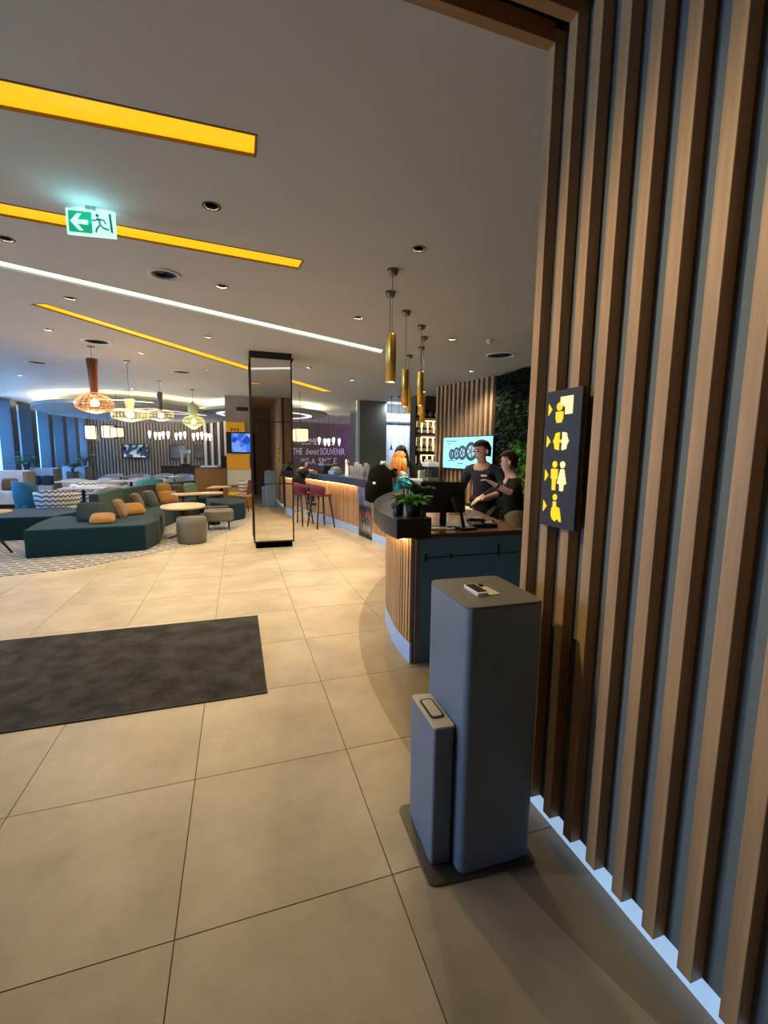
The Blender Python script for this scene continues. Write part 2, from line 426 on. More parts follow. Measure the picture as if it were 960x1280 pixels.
# window wall on the left: piers and full height sheers
m_pier = M('pier plaster', (.055, .060, .072), .75)
m_sheer = sheer('sheer curtain', (.80, .86, .92), .62)
m_pane = glassy('window pane', (.80, .88, .95))
wl = struct(MB().bx(-7.35, -7.0, .1, 1.0, 0, 3.6).bx(-7.35, -7.0, 3.7, 7.0, 0, 3.6).bx(-7.35, -7.0, 7.0, 24.2, 0, .55).bx(-7.35, -7.0, 7.0, 24.2, 3.18, 3.6).bx(-7.35, -7, 1.0, 3.7, 2.6, 3.6).build('wall_left', m_pier))
pier = MB().bx(-7.30, -6.62, -.21, .21, .0, 3.30).build('pier', m_pier, wl, local=True, bevel=.01)
ys = [7.3+1.5*k for k in range(12)]
for k, y in enumerate(ys):
    (pier if k == 0 else inst(pier, wl, (0, y, 0))).location = (0, y, 0)
for k in range(11):
    y0 = ys[k]+.21; y1 = ys[k+1]-.21
    wn = MB()
    for yy in (y0+.03, y1-.03): wn.bx(-7.28, -7.22, yy-.03, yy+.03, .55, 3.18)
    for zz in (.58, 3.15): wn.bx(-7.28, -7.22, y0, y1, zz-.03, zz+.03)
    wo = struct(wn.build('window_%d' % (k+1), m_blackm))
    MB().bx(-7.255, -7.245, y0+.06, y1-.06, .61, 3.12).build('pane', m_pane, wo)
    rows = []
    for zz in (.15, 1.2, 2.2, 3.24):
        rows.append([(-6.98+.028*sin(i*1.25)*(1 if zz < 3 else .7), y0+(y1-y0)*i/44, zz) for i in range(45)])
    MB().grid(rows).build('sheer_curtain', m_sheer, wo)
# glazed entrance on the left (out of frame, it lets the daylight in)
d2 = MB()
for yy in (1.03, 2.35, 3.67): d2.bx(-7.25, -7.15, yy-.04, yy+.04, 0, 2.6)
d2.bx(-7.25, -7.15, 1.0, 3.7, 2.52, 2.6)
d2 = struct(d2.build('door_2', m_blackm))
for a, b in ((1.07, 2.31), (2.39, 3.63)): MB().bx(-7.205, -7.195, a, b, .05, 2.52).build('pane', m_pane, d2)

# olive column, pale edge post, white bar recess beyond it
m_olive = M('olive paint', (.115, .118, .090), .7, var=.04)
oc = struct(MB().bx(3.99, 4.90, 12.40, 13.6, 0, 3.36).build('wall_olive', m_olive))
MB().bx(3.91, 3.99, 12.38, 12.55, 0, 3.36).build('edge_post', M('pale post', (.50, .52, .55), .4), oc)
ww = struct(MB().bx(4.90, 7.5, 13.35, 13.5, 0, 2.78).build('wall_bar', M('pale blue grey wall', (.52, .57, .63), .5, var=.06, vscale=3)))
MB().bx(4.90, 7.5, 13.30, 13.5, 3.08, 3.36).build('header', M('header grey', (.10, .105, .10), .7), ww)
MB().bx(4.90, 7.5, 13.33, 13.5, 2.80, 3.08).build('cove_band', E('cove band', (.85, .86, .80), .55), ww)
MB().bx(4.90, 7.5, 13.22, 13.35, 2.74, 2.80).build('ledge', M('ledge', (.06, .06, .065), .6), ww)
MB().bx(5.30, 6.0, 13.33, 13.352, 1.0, 2.6).build('frosted_panel', M('frosted panel', (.72, .80, .90), .3), ww)
light('AREA', 'bar_recess_fill', (5.6, 12.3, 3.2), 60, (.72, .84, 1), (0, .75, -.65), shape='RECTANGLE', size=1.4, size_y=.3)  # added area light without a fitting, makes the pale wall look lit

# reception rear wall: oak slats, then a moss wall
A = Vector((5.10, 9.0, 0)); B = Vector((5.555, 7.0, 0)); Dv = (B-A).normalized(); Nv = Vector((-Dv.y, Dv.x, 0))
if Nv.x > 0: Nv = -Nv
rz_rec = atan2(Dv.y, Dv.x)
rw = struct(MB().prism([tuple((A-Nv*.0)[:2]), tuple(B[:2]), tuple((B-Nv*.25)[:2]), tuple((A-Nv*.25)[:2])], 0, H).build('wall_reception', M('dark umber', (.030, .018, .010), .8)))
n = 13
for k in range(n):
    p = A+(B-A)*((k+.5)/n)+Nv*.03
    MB().box((p.x, p.y, H/2), (.072, .06, H), rz=rz_rec).build('slat', m_slat, rw)
ms = struct(MB().bx(5.62, 5.80, .30, 7.0, 0, H).build('wall_moss', M('moss backing', (.006, .007, .005), .95)))
def moss(seed, y0, y1, z0, z1, cnt, mat, name):
    random.seed(seed); mb = MB()
    for _ in range(cnt):
        y = random.uniform(y0, y1); z = random.uniform(z0, z1)
        d = noise.noise(Vector((y*1.1, z*1.1, seed)))
        if name[0] == 'g' and (d < -.28 or (z > .95+1.5*(6.95-y) and random.random() > .06)): continue
        base = Vector((5.62, y, z)); ln = random.uniform(.05, .14); a = random.uniform(0, 2*pi)
        tip = base+Vector((-ln*random.uniform(.5, 1)-.10*max(0, d), cos(a)*ln*.6, sin(a)*ln*.6-.02)); sd = Vector((0, -sin(a), cos(a)))*ln*.22
        mid = base.lerp(tip, .5)+Vector((-.01, 0, .01))
        mb.add([base, mid+sd, tip, mid-sd], [(0, 1, 2, 3)])
    o = mb.build(name, mat, ms); o['kind'] = 'stuff'
moss(1, 3.2, 6.95, .2, 3.34, 14000, M('dark moss', (.012, .030, .010), .9, var=.5, world=True), 'dark_moss')
moss(5, 3.2, 6.6, .9, 2.75, 9000, M('green moss', (.12, .36, .03), .9, var=.5, world=True), 'green_moss')

# ================================================================== CEILING FITTINGS
def inset(poly, e):
    P = [Vector(p) for p in poly]; n = len(P)
    if sum(P[i].x*P[(i+1) % n].y-P[(i+1) % n].x*P[i].y for i in range(n)) < 0: P = P[::-1]
    out = []
    for i in range(n):
        a = (P[i]-P[i-1]).normalized(); b = (P[(i+1) % n]-P[i]).normalized(); na = Vector((-a.y, a.x)); nb = Vector((-b.y, b.x))
        m = (na+nb).normalized(); out.append(tuple(P[i]+m*min(.05, e/max(.15, m.dot(na)))))
    return out
def strip(poly, mat, name, label, z=.010, grp='linear ceiling lights'):
    poly = inset(poly, .003)
    t = thing(name, label, 'ceiling light', (poly[0][0], poly[0][1], H), group=grp)
    MB().prism(poly, H+.012, H+.03).build('diffuser', mat, t)
    mb = MB()
    n = len(poly); cx = sum(p[0] for p in poly)/n; cy = sum(p[1] for p in poly)/n
    pin = inset(poly, .009)
    for i in range(n):
        j = (i+1) % n; mb.prism([poly[i], poly[j], pin[j], pin[i]], H-.003, H+.03)
    mb.build('trim', m_trim_y if mat is m_yellow_lit else m_white, t)
m_trim_y = M('amber trim', (.30, .14, .01), .6)
strip(STRIPS['y1'], m_yellow_lit, 'linear_light', 'wide yellow ceiling light strip nearest the entrance')
strip(STRIPS['y2'], m_yellow_lit, 'linear_light', 'yellow ceiling light strip behind the green exit sign')
strip(STRIPS['wh'], m_white_lit, 'linear_light', 'long thin white ceiling light strip between two yellow ones')
strip(STRIPS['y3'], m_yellow_lit, 'linear_light', 'yellow ceiling light strip running behind the mirrored column')

lamp_lab = ['black recessed downlight above the yellow strip end', 'black recessed downlight above the gold pendants', 'black recessed downlight left of the exit sign strip',
  'black recessed downlight under the white strip middle', 'black recessed downlight beside first pendant row', 'black recessed downlight in ceiling above the reception staff',
  'black recessed downlight near the left end of white strip', 'black recessed downlight over the left lounge edge', 'black recessed downlight over the column front',
  'small black recessed downlight behind the mirrored column', 'black recessed downlight over the round lounge table', 'black recessed downlight beside the lounge ceiling ring vent',
  'black recessed downlight above the bar counter', 'black recessed downlight above the teal side sofa', 'black recessed downlight before the moss wall', 'black recessed downlight above the far left chairs', 'black recessed downlight before the bar stools', 'added recessed downlight brightening the dining chairs at left', 'added recessed downlight brightening the far end of teal sofa', 'added recessed downlight brightening the window booths']
dl0 = thing('downlight', lamp_lab[0], 'downlight', (0, 0, H), group='recessed ceiling downlights')
MB().lathe([(.047, 0), (.047, .034), (.0, .036)], 16, (0, 0, 0)).build('can', M('black baffle', (.001, .001, .001), 1, spec=0), dl0, local=True)
MB().lathe([(.0472, -.0008), (.0472, -.003), (.062, -.004), (.062, -.0008)], 18).build('rim', m_blackm, dl0, local=True)
MB().lathe([(.0, .0325), (.026, .0325)], 14).build('lens', M('downlight lens', (.003, .003, .003), .5), dl0, local=True)
for i, d in enumerate(DOWN):
    if i == 0: dl0.location = (d[0], d[1], H)
    else: dup(dl0, (d[0], d[1], H), 0, lamp_lab[i])
for (x, y, r), lab in zip(VENT, ['small round grey ceiling vent beside the exit sign', 'round ceiling vent above the copper necked pendant', 'round ceiling vent over the lounge pendants', 'flat round ceiling vent near the windows', 'large round ceiling vent before the moss wall']):
    t = thing('ceiling_vent', lab, 'vent', (x, y, H), group='round ceiling vents')
    MB().lathe([(r+.03, -.0008), (r+.03, -.008), (r-.004, -.012), (r-.004, .04)], 28, (x, y, H)).build('ring', m_white if r > .15 else m_ceil, t)
    MB().lathe([(r, .05), (0, .05)], 28, (x, y, H)).build('duct', m_dark, t)
    mb = MB()
    for q in range(1, 5): mb.lathe([(r*q/5, .0), (r*q/5+.012, .02), (r*q/5, .004)], 24, (x, y, H))
    mb.build('louvre', m_taupe, t)
t = thing('smoke_detector', 'white smoke detector on the ceiling before the moss wall vent', 'smoke detector', (3.84, 4.49, H))
MB().lathe([(.06, 0), (.06, -.02), (.045, -.028)], 18, (3.84, 4.49, H)).build('base', m_white, t)
MB().lathe([(.04, -.026), (.034, -.05), (.0, -.055)], 16, (3.84, 4.49, H)).build('chamber', m_white, t)
t = thing('security_camera', 'black dome camera on the ceiling right of the mirrored column', 'camera', (1.22, 6.9, H))
MB().lathe([(.055, 0), (.055, -.025), (.045, -.03)], 16, (1.22, 6.9, H)).build('base', m_blackm, t)
MB().ball((1.22, 6.9, H-.035), .042).build('dome', m_black, t)

t = thing('spotlight', 'unseen added ceiling spotlight aimed at the oak slat wall', 'spotlight', (-.70, .45, H))  # fitting added out of view to go with the slat wall fill
MB().tube([(-.70, .45, H), (-.70, .45, 3.27)], .012, 8).build('stem', m_blackm, t)
MB().tube([(-.76, .46, 3.30), (-.65, .43, 3.225)], .042, 14).build('head', m_blackm, t)
# exit sign
m_green = E('exit green', (.0, .42, .20), .85); m_exitw = E('exit white', (.62, 1.0, .86), .95)
ex = thing('exit_sign', 'lit green exit sign with white arrow and running man', 'exit sign', (-.66, 2.34, H))
a = Vector((-.815, 2.352, 0)); b = Vector((-.520, 2.318, 0)); dx = (b-a).normalized(); W_ = (b-a).length; nf = Vector((dx.y, -dx.x, 0))
zt, zb = 3.335, 3.185
def exq(u0, u1, v0, v1, d0, d1):
    p = [a+dx*(u0*W_)-nf*0+nf*d1, a+dx*(u1*W_)+nf*d1, a+dx*(u1*W_)+nf*d0, a+dx*(u0*W_)+nf*d0]
    return MB().prism([tuple(q[:2]) for q in p], zb+(zt-zb)*v0, zb+(zt-zb)*v1)
exq(-.02, 1.02, -.06, 1.06, -.02, 0).build('housing', m_exitw, ex)
exq(.03, .52, .04, .96, 0, .002).build('green_field', m_green, ex)
def expoly(pts, d, mat, name):
    front = [a+dx*(u*W_)+nf*d+Vector((0, 0, zb+(zt-zb)*v)) for u, v in pts]; back = [p-nf*.0015 for p in front]
    k = len(pts); mb = MB(); mb.add(front+back, [list(range(k)), list(range(k, 2*k))[::-1]]+[(i, (i+1) % k, k+(i+1) % k, k+i) for i in range(k)])
    return mb.build(name, mat, ex)
expoly([(.06, .5), (.22, .86), (.31, .86), (.22, .60), (.44, .60), (.44, .40), (.22, .40), (.34, .12), (.24, .12)], .0035, m_exitw, 'arrow')
m_figure = E('exit figure green', (.0, .16, .12), .8)
man = MB()
def P2(u, v, d=.003): return a+dx*(u*W_)+nf*d+Vector((0, 0, zb+(zt-zb)*v))
man.ball(tuple(P2(.645, .84)), .011, 8, 6)
for q in ([(.66, .72), (.70, .45), (.62, .26), (.60, .10)], [(.70, .45), (.76, .32), (.88, .26)], [(.66, .70), (.60, .62), (.53, .60)], [(.68, .68), (.78, .66), (.82, .50)], [(.66, .72), (.69, .6), (.70, .45)]):
    man.tube([P2(*p) for p in q], .0055, 6)
man.build('running_figure', m_figure, ex)
expoly([(.89, .97), (.94, .97), (.97, .12), (.92, .18)], .003, m_figure, 'door_symbol')
MB().bx(-.69, -.63, 2.31, 2.36, 3.335, H).build('mount', m_white, ex)
light('AREA', 'exit_sign_glow', (-.66, 2.33, 3.25), 1.4, (.30, .85, .95), (0, -1, .9), size=.2)

# directory sign on the slats
sg = thing('directory_sign', 'black wall sign with yellow pictograms and arrows on oak slats', 'sign', (1.50, .02, 1.66))
x0 = 1.498
MB().bx(x0, 1.5195, -.092, .116, 1.385, 1.942).build('panel', M('anthracite panel', (.016, .018, .022), .5), sg, bevel=.002)
m_pic = E('yellow pictogram', (1.0, .72, .0), .75); m_picw = E('pale lit pictogram', (1.0, .93, .40), .85)
def picp(pts, mat, name):      # pts: (along sign to the right, z)
    f = [(x0-.003, .116-u, z) for u, z in pts]; bk_ = [(x0, .116-u, z) for u, z in pts]; k = len(pts)
    mb = MB(); mb.add(f+bk_, [list(range(k))[::-1], list(range(k, 2*k))]+[(i, (i+1) % k, k+(i+1) % k, k+i) for i in range(k)])
    return mb.build(name, mat, sg)
def cp(u, z, r, n=14, sx=1): return [(u+r*sx*cos(2*pi*k/n), z+r*sin(2*pi*k/n)) for k in range(n)]
rowsz = [1.868, 1.738, 1.598, 1.468]
for z in rowsz: picp([(.022, z+.024), (.022, z-.024), (.044, z)], m_pic, 'arrow')
z = rowsz[0]; picp([(.092, z+.045), (.162, z+.045), (.162, z-.025), (.122, z-.025), (.122, z+.002), (.092, z+.02)], m_picw, 'screen_symbol')
picp(cp(.088, z+.008, .017), m_pic, 'head_symbol'); picp([(.068, z-.012), (.112, z-.012), (.112, z-.038), (.104, z-.056), (.076, z-.056), (.068, z-.038)], m_pic, 'body_symbol')
z = rowsz[1]
picp([(.060, z), (.068, z+.012), (.074, z+.032), (.098, z+.036), (.098, z-.036), (.074, z-.032), (.068, z-.012)], m_pic, 'weight_symbol')
picp([(.152, z), (.144, z+.012), (.138, z+.032), (.114, z+.036), (.114, z-.036), (.138, z-.032), (.144, z-.012)], m_picw, 'weight_symbol')
picp([(.098, z+.006), (.114, z+.006), (.114, z-.006), (.098, z-.006)], m_pic, 'bar_symbol')
z = rowsz[2]
picp(cp(.080, z+.046, .014), m_pic, 'head_symbol'); picp([(.060, z+.028), (.100, z+.028), (.100, z-.012), (.092, z-.014), (.090, z-.06), (.070, z-.06), (.068, z-.014), (.060, z-.012)], m_pic, 'man_symbol')
picp(cp(.126, z+.046, .014), m_picw, 'head_symbol'); picp([(.116, z+.028), (.136, z+.028), (.152, z-.03), (.138, z-.034), (.136, z-.06), (.116, z-.06), (.114, z-.034), (.100, z-.03)], m_picw, 'woman_symbol')
z = rowsz[3]
picp(cp(.092, z+.042, .013), m_pic, 'head_symbol')
picp([(.082, z+.024), (.100, z+.024), (.102, z+.004), (.122, z), (.132, z-.036), (.136, z-.056), (.124, z-.056), (.114, z-.045), (.098, z-.058), (.080, z-.048), (.072, z-.026), (.076, z-.004), (.082, z+.004)], m_pic, 'wheelchair_symbol')
# ================================================================== FOREGROUND
mt = thing('entrance_mat', 'dark grey textured entrance mat inset on beige tiles', 'mat', (-2.0, 2.32, 0))
MB().bx(-5.4, .402, 1.555, 3.10, .0, .007).build('pile', m_mat, mt)
MB().bx(.402, .410, 1.545, 3.108, 0, .0085).bx(-5.4, .41, 1.545, 1.555, 0, .0085).bx(-5.4, .41, 3.10, 3.108, 0, .0085).build('edge_trim', m_blackm, mt)

def rrect(cx, cy, sx, sy, r, rz, n=6):
    out = []
    for qx, qy, a0 in ((1, 1, 0), (-1, 1, pi/2), (-1, -1, pi), (1, -1, 3*pi/2)):
        for k in range(n+1):
            a = a0+pi/2*k/n; out.append((qx*(sx/2-r)+r*cos(a), qy*(sy/2-r)+r*sin(a)))
    return [(cx+x*cos(rz)-y*sin(rz), cy+x*sin(rz)+y*cos(rz)) for x, y in out]
KA = .16
pk = thing('pedestal_dispenser', 'blue grey pedestal cabinet with lower box beside oak slat wall', 'pedestal', (1.22, .1, 0), KA)
kc = (1.232, .155)
def quad_round(P, r=.03, n=6):
    out = []
    P = [Vector(p) for p in P]
    for i in range(4):
        p, q, s = P[i-1], P[i], P[(i+1) % 4]; d0 = (p-q).normalized(); d1 = (s-q).normalized()
        a0 = q+d0*r; a1 = q+d1*r
        for k in range(n+1):
            t = k/n; out.append(tuple(a0*(1-t)**2+q*2*t*(1-t)+a1*t*t))
    return out
big = [(1.050, -.094), (1.380, -.100), (1.396, .276), (1.062, .288)]
pk.rotation_euler = (0, 0, 0)
MB().prism(quad_round(big, .035), .012, 1.110, smooth=False).build('cabinet', m_kiosk, pk)
big2 = [(1.051, -.093), (1.379, -.099), (1.395, .275), (1.063, .287)]
MB().prism(quad_round(big2, .035), 1.111, 1.120).build('lid', m_kiosk_top, pk, bevel=.002)
sbo = quad_round([(.960, -.020), (1.046, -.026), (1.064, .245), (.974, .262)], .014, 3)
def tz(p): return .602 - (p[1]+.02)*.05
mb = MB(); k = len(sbo)
mb.add([(p[0], p[1], .012) for p in sbo]+[(p[0], p[1], tz(p)) for p in sbo], [list(range(k))[::-1], list(range(k, 2*k))]+[(i, (i+1) % k, k+(i+1) % k, k+i) for i in range(k)])
mb.build('lower_box', m_kiosk, pk)
m_cream = M('cream plastic', (.62, .55, .42), .4)
mb = MB(); mb.add([(p[0], p[1], tz(p)+.0005) for p in sbo]+[(p[0], p[1], tz(p)+.012) for p in sbo], [list(range(k))[::-1], list(range(k, 2*k))]+[(i, (i+1) % k, k+(i+1) % k, k+i) for i in range(k)])
mb.build('sloping_top', m_cream, pk, bevel=.003)
c0 = Vector((1.011, .122)); ax = Vector((1, -.04)).normalized(); ay = Vector((.05, 1)).normalized()
def slope(poly, h0, h1):
    mb = MB(); k = len(poly)
    mb.add([(p[0], p[1], tz(p)+h0) for p in poly]+[(p[0], p[1], tz(p)+h1) for p in poly], [list(range(k))[::-1], list(range(k, 2*k))]+[(i, (i+1) % k, k+(i+1) % k, k+i) for i in range(k)])
    return mb
def ring_poly(hx, hy, r, n=5):
    out = []
    for qx, qy, a0 in ((1, 1, 0), (-1, 1, pi/2), (-1, -1, pi), (1, -1, 3*pi/2)):
        for q in range(n+1):
            a = a0+pi/2*q/n; u = qx*(hx-r)+r*cos(a); v = qy*(hy-r)+r*sin(a); out.append(tuple(c0+ax*u+ay*v))
    return out
slope(ring_poly(.030, .078, .016), .012, .016).build('black_rim', m_blackm, pk)
slope(ring_poly(.022, .068, .011), .0125, .0175).build('window', m_cream, pk)
MB().prism(quad_round([(.918, -.100), (1.392, -.142), (1.405, .30), (.935, .315)], .04), 0, .008).build('base_plate', M('dark base plate', (.075, .065, .052), .4), pk, bevel=.003)
# keypad device lying on the lid
KZ = 1.120
kp = thing('keypad', 'white keypad terminal with black keys on the pedestal lid', 'keypad', (1.19, .07, KZ))
MB().prism(quad_round([(1.146, .012), (1.196, .012), (1.208, .142), (1.152, .142)], .010, 3), KZ, KZ+.015).build('body', M('white plastic', (.80, .80, .79), .35), kp, bevel=.003)
for r in range(4):
    for c in range(3):
        u = .1535+c*.0145; v = .024+r*.027
        MB().bx(1+u, 1+u+.0115, v, v+.022, KZ+.015, KZ+.018).build('key', m_blackm, kp)
MB().prism(quad_round([(1.199, .010), (1.252, .014), (1.250, .118), (1.212, .128)], .006, 3), KZ, KZ+.004).build('card', M('cream card', (.78, .70, .55), .5), kp)
MB().lathe([(.013, 0), (.013, .006), (0, .007)], 14, (1.226, .130, KZ+.004)).build('dial', m_blackm, kp)

# mirrored column
m_edge = M('black edge', (.006, .006, .006), .35)
mc = thing('mirrored_column', 'tall square mirrored column with thin black edges', 'column', (.84, 6.81, 0))
X0, X1, Y0, Y1 = .505, 1.18, 6.485, 7.15
MB().bx(X0+.02, X1-.02, Y0+.02, Y1-.02, 0, H).build('core', m_blackm, mc)
MB().bx(X0+.03, X1-.03, Y0+.02, Y1-.03, 0, .11).build('plinth', m_black, mc)
MB().bx(X0-.012, X1+.012, Y0-.012, Y1+.012, 3.265, H).build('head_band', m_black, mc)
e_ = MB()
for xx in (X0, X1):
    for yy in (Y0, Y1): e_.bx(xx-.012, xx+.012, yy-.012, yy+.012, .10, 3.265)
for zz in (.115, 3.26):
    e_.bx(X0, X1, Y0-.008, Y0+.012, zz-.012, zz+.012).bx(X0, X1, Y1-.012, Y1+.008, zz-.012, zz+.012)
    e_.bx(X0-.008, X0+.012, Y0, Y1, zz-.012, zz+.012).bx(X1-.012, X1+.008, Y0, Y1, zz-.012, zz+.012)
e_.build('frame', m_edge, mc)
for z0, z1 in ((.125, 1.130), (1.148, 2.200), (2.215, 3.25)):
    MB().bx(X0+.012, X1-.012, Y0, Y0+.012, z0, z1).build('mirror_panel', m_mirror, mc)
    MB().bx(X0+.012, X1-.012, Y1-.012, Y1, z0, z1).build('mirror_panel', m_mirror, mc)
    MB().bx(X0, X0+.012, Y0+.012, Y1-.012, z0, z1).build('mirror_panel', m_mirror, mc)
    MB().bx(X1-.012, X1, Y0+.012, Y1-.012, z0, z1).build('mirror_panel', m_mirror, mc)

# ================================================================== COUNTERS
BREAKS = (6.60, 7.30)
CURVE = catmull([Vector(p) for p in [(1.56, 1.40), (1.53, 1.67), (1.525, 1.95), (1.565, 2.25), (1.65, 2.66), (1.86, 3.2), (2.21, 3.85), (2.60, 4.40), (2.88, 4.95), (2.95, 5.45), (2.80, 6.0), (2.70, 6.56), (2.61, 7.3), (2.50, 7.95), (2.39, 8.5), (2.19, 9.25), (2.03, 10.3), (1.95, 11.2)]], 14)
REC = [p for p in CURVE if 1.669 <= p.y <= 5.31]; BAR = [p for p in CURVE if p.y >= 5.31]
def band(pts, o0, o1, z0, z1): return MB().prism([tuple(p) for p in offset(pts, o0)]+[tuple(p) for p in offset(pts, o1)][::-1], z0, z1)
def skin_band(pts, o0, o1, z0, z1):
    # quads only so that the concave plan shades cleanly
    a = offset(pts, o0); b = offset(pts, o1); n = len(pts); mb = MB()
    v = [(*p, z0) for p in a]+[(*p, z0) for p in b]+[(*p, z1) for p in a]+[(*p, z1) for p in b]; f = []
    for i in range(n-1):
        f += [(i, n+i, n+i+1, i+1), (2*n+i, 2*n+i+1, 3*n+i+1, 3*n+i), (i, i+1, 2*n+i+1, 2*n+i), (n+i+1, n+i, 3*n+i, 3*n+i+1)]
    f += [(0, 2*n, 3*n, n), (n-1, 2*n-1, 4*n-1, 3*n-1)]
    return mb.add(v, f)
# offset(+) lies to the right of travel = staff side
def counter(pts, name, label, slab_w, slatpitch, zt, skip=None):
    t = thing(name, label, 'counter', (pts[0].x, pts[0].y, 0))
    runs = [pts] if not skip else [[p for p in pts if p.y <= 6.61], [p for p in pts if p.y >= 7.29]]
    for rn in runs:
        skin_band(rn, .0, .02, 0, .17).build('kick_plate', m_kick, t)
        skin_band(rn, .03, .06, .17, 1.03).build('carcass', m_dark, t)
        skin_band(rn[1:], -.062, -.044, 1.016, 1.029).build('led_strip', m_led, t)
    rs = resample(pts, slatpitch)
    for i in range(len(rs)-1):
        p = (rs[i]+rs[i+1])/2; d = rs[i+1]-rs[i]
        if skip and skip(p): continue
        nn = Vector((d.y, -d.x)).normalized(); c = p+nn*.018; wv = .72 if i % 3 else .52
        MB().box((c.x, c.y, .60), (d.length*wv, .034, .86), rz=atan2(d.y, d.x)).build('slat', m_slat, t)
    skin_band(pts, -.13, slab_w, 1.03, zt).build('stone_top', m_stone, t, bevel=.004)
    return t
rc = counter(REC, 'reception_counter', 'curved reception counter with black stone ledge and oak slats', .17, .058, 1.185)
# end panel and walnut worktop
endp = [(1.545, 1.66), (2.58, 1.66), (2.58, 1.70), (1.545, 1.70)]
MB().bx(1.60, 2.575, 1.66, 1.70, 0, 1.015).build('end_panel', m_counter_blue, rc)
MB().bx(1.562, 1.598, 1.652, 1.705, 0, 1.02).build('edge_post', M('grey metal edge', (.20, .21, .23), .4, metal=.5), rc)
MB().bx(1.66, 2.50, 1.655, 1.66, .865, .872).bx(1.64, 1.655, 1.652, 1.66, .84, .90).bx(1.86, 1.872, 1.652, 1.66, .85, .89).bx(2.30, 2.312, 1.652, 1.66, .85, .95).build('panel_joint', m_dark, rc)
inner = catmull([Vector(p) for p in [(2.56, 1.655), (2.61, 1.95), (2.72, 2.5), (2.86, 3.05), (3.02, 3.6), (3.28, 4.3), (3.50, 4.9), (3.55, 5.25)]], 8)
outer = [p for p in offset(REC, .172)]
wt = MB(); n = 40
ra = resample([Vector((p.x, p.y)) for p in outer], 4.2/n*1.0)[:]; rb = resample(inner, 4.2/n)
m_ = min(len(ra), len(rb)); ra = resample(outer, 4.0/n); rb = resample(inner, 4.0/n); m_ = min(len(ra), len(rb))
v = []; f = []
for i in range(m_):
    a = ra[i]; b = rb[i]
    v += [(a.x, a.y, 1.02), (b.x, b.y, 1.02), (a.x, a.y, 1.055), (b.x, b.y, 1.055)]
for i in range(m_-1):
    o = 4*i; q = o+4
    f += [(o, q, q+1, o+1), (o+2, o+3, q+3, q+2), (o+1, q+1, q+3, o+3), (o, o+2, q+2, q)]
f += [(0, 1, 3, 2), (4*m_-4, 4*m_-2, 4*m_-1, 4*m_-3)]
wt.add(v, f).build('worktop', m_worktop, rc, bevel=.003)
fridge_y = (6.62, 7.28)
bc = counter(BAR, 'bar_counter', 'long curved bar counter with black stone top and lit oak slats', .62, .062, 1.185, skip=lambda p: fridge_y[0]-.03 < p.y < fridge_y[1]+.03)

# glass door fridge built in the bar front
p0 = Vector((2.695, 6.62)); p1 = Vector((2.612, 7.28)); d = (p1-p0).normalized(); nn = Vector((d.y, -d.x)); rz = atan2(d.y, d.x)
fr = thing('bar_fridge', 'glass fronted drinks fridge set into the bar front', 'fridge', (2.66, 6.95, 0))
def fb(u0, u1, v0, v1, z0, z1):
    P = [p0+d*u0+nn*v0, p0+d*u1+nn*v0, p0+d*u1+nn*v1, p0+d*u0+nn*v1]
    return MB().prism([tuple(q) for q in P], z0, z1)
Lf = (p1-p0).length
fb(0, Lf, .42, .45, .08, 1.0).build('back', M('fridge lining', (.62, .66, .72), .4), fr)
fb(0, .02, -.02, .45, .08, 1.0).build('side', m_steel, fr); fb(Lf-.02, Lf, -.02, .45, .08, 1.0).build('side', m_steel, fr)
fb(0, Lf, -.02, .45, 1.0, 1.015).build('top', m_steel, fr); fb(0, Lf, .0, .45, .03, .08).build('base', m_blackm, fr)
fb(.02, Lf-.02, -.018, -.006, .88, 1.0).build('control_panel', m_steel, fr)
for z in (.34, .62):
    fb(.02, Lf-.02, .02, .42, z, z+.012).build('shelf', m_steel, fr)
fb(.03, Lf-.03, .385, .40, .84, .87).build('lamp', E('fridge lamp', (.75, .87, 1), 6), fr)
fb(.02, Lf-.02, -.016, -.010, .10, .87).build('glass_door', glassy('fridge glass', (.9, .93, .96), .15), fr)
m_red = M('red drink', (.30, .02, .03), .3); m_clear = M('clear bottle', (.55, .62, .68), .2)
bt = None; cnt = 0
for z in (.094, .353, .633):
    for q in range(5):
        u = .08+q*(Lf-.16)/4; c = p0+d*u+nn*.09
        lab = ['first', 'second', 'third', 'fourth', 'fifth'][q] + [' clear water bottles on the bottom fridge shelf', 'red drink bottles on the middle fridge shelf', 'pale drink bottles on the top fridge shelf'][(.094, .353, .633).index(z)]
        b_ = MB().lathe([(.0, 0), (.03, 0), (.032, .02), (.032, .12), (.014, .165), (.013, .19), (0, .19)], 10, (c.x, c.y, z)).build('bottle', m_red if z == .353 else m_clear, loc=(c.x, c.y, z))
        tag(b_, lab, 'bottle', 'bottles in the bar fridge')

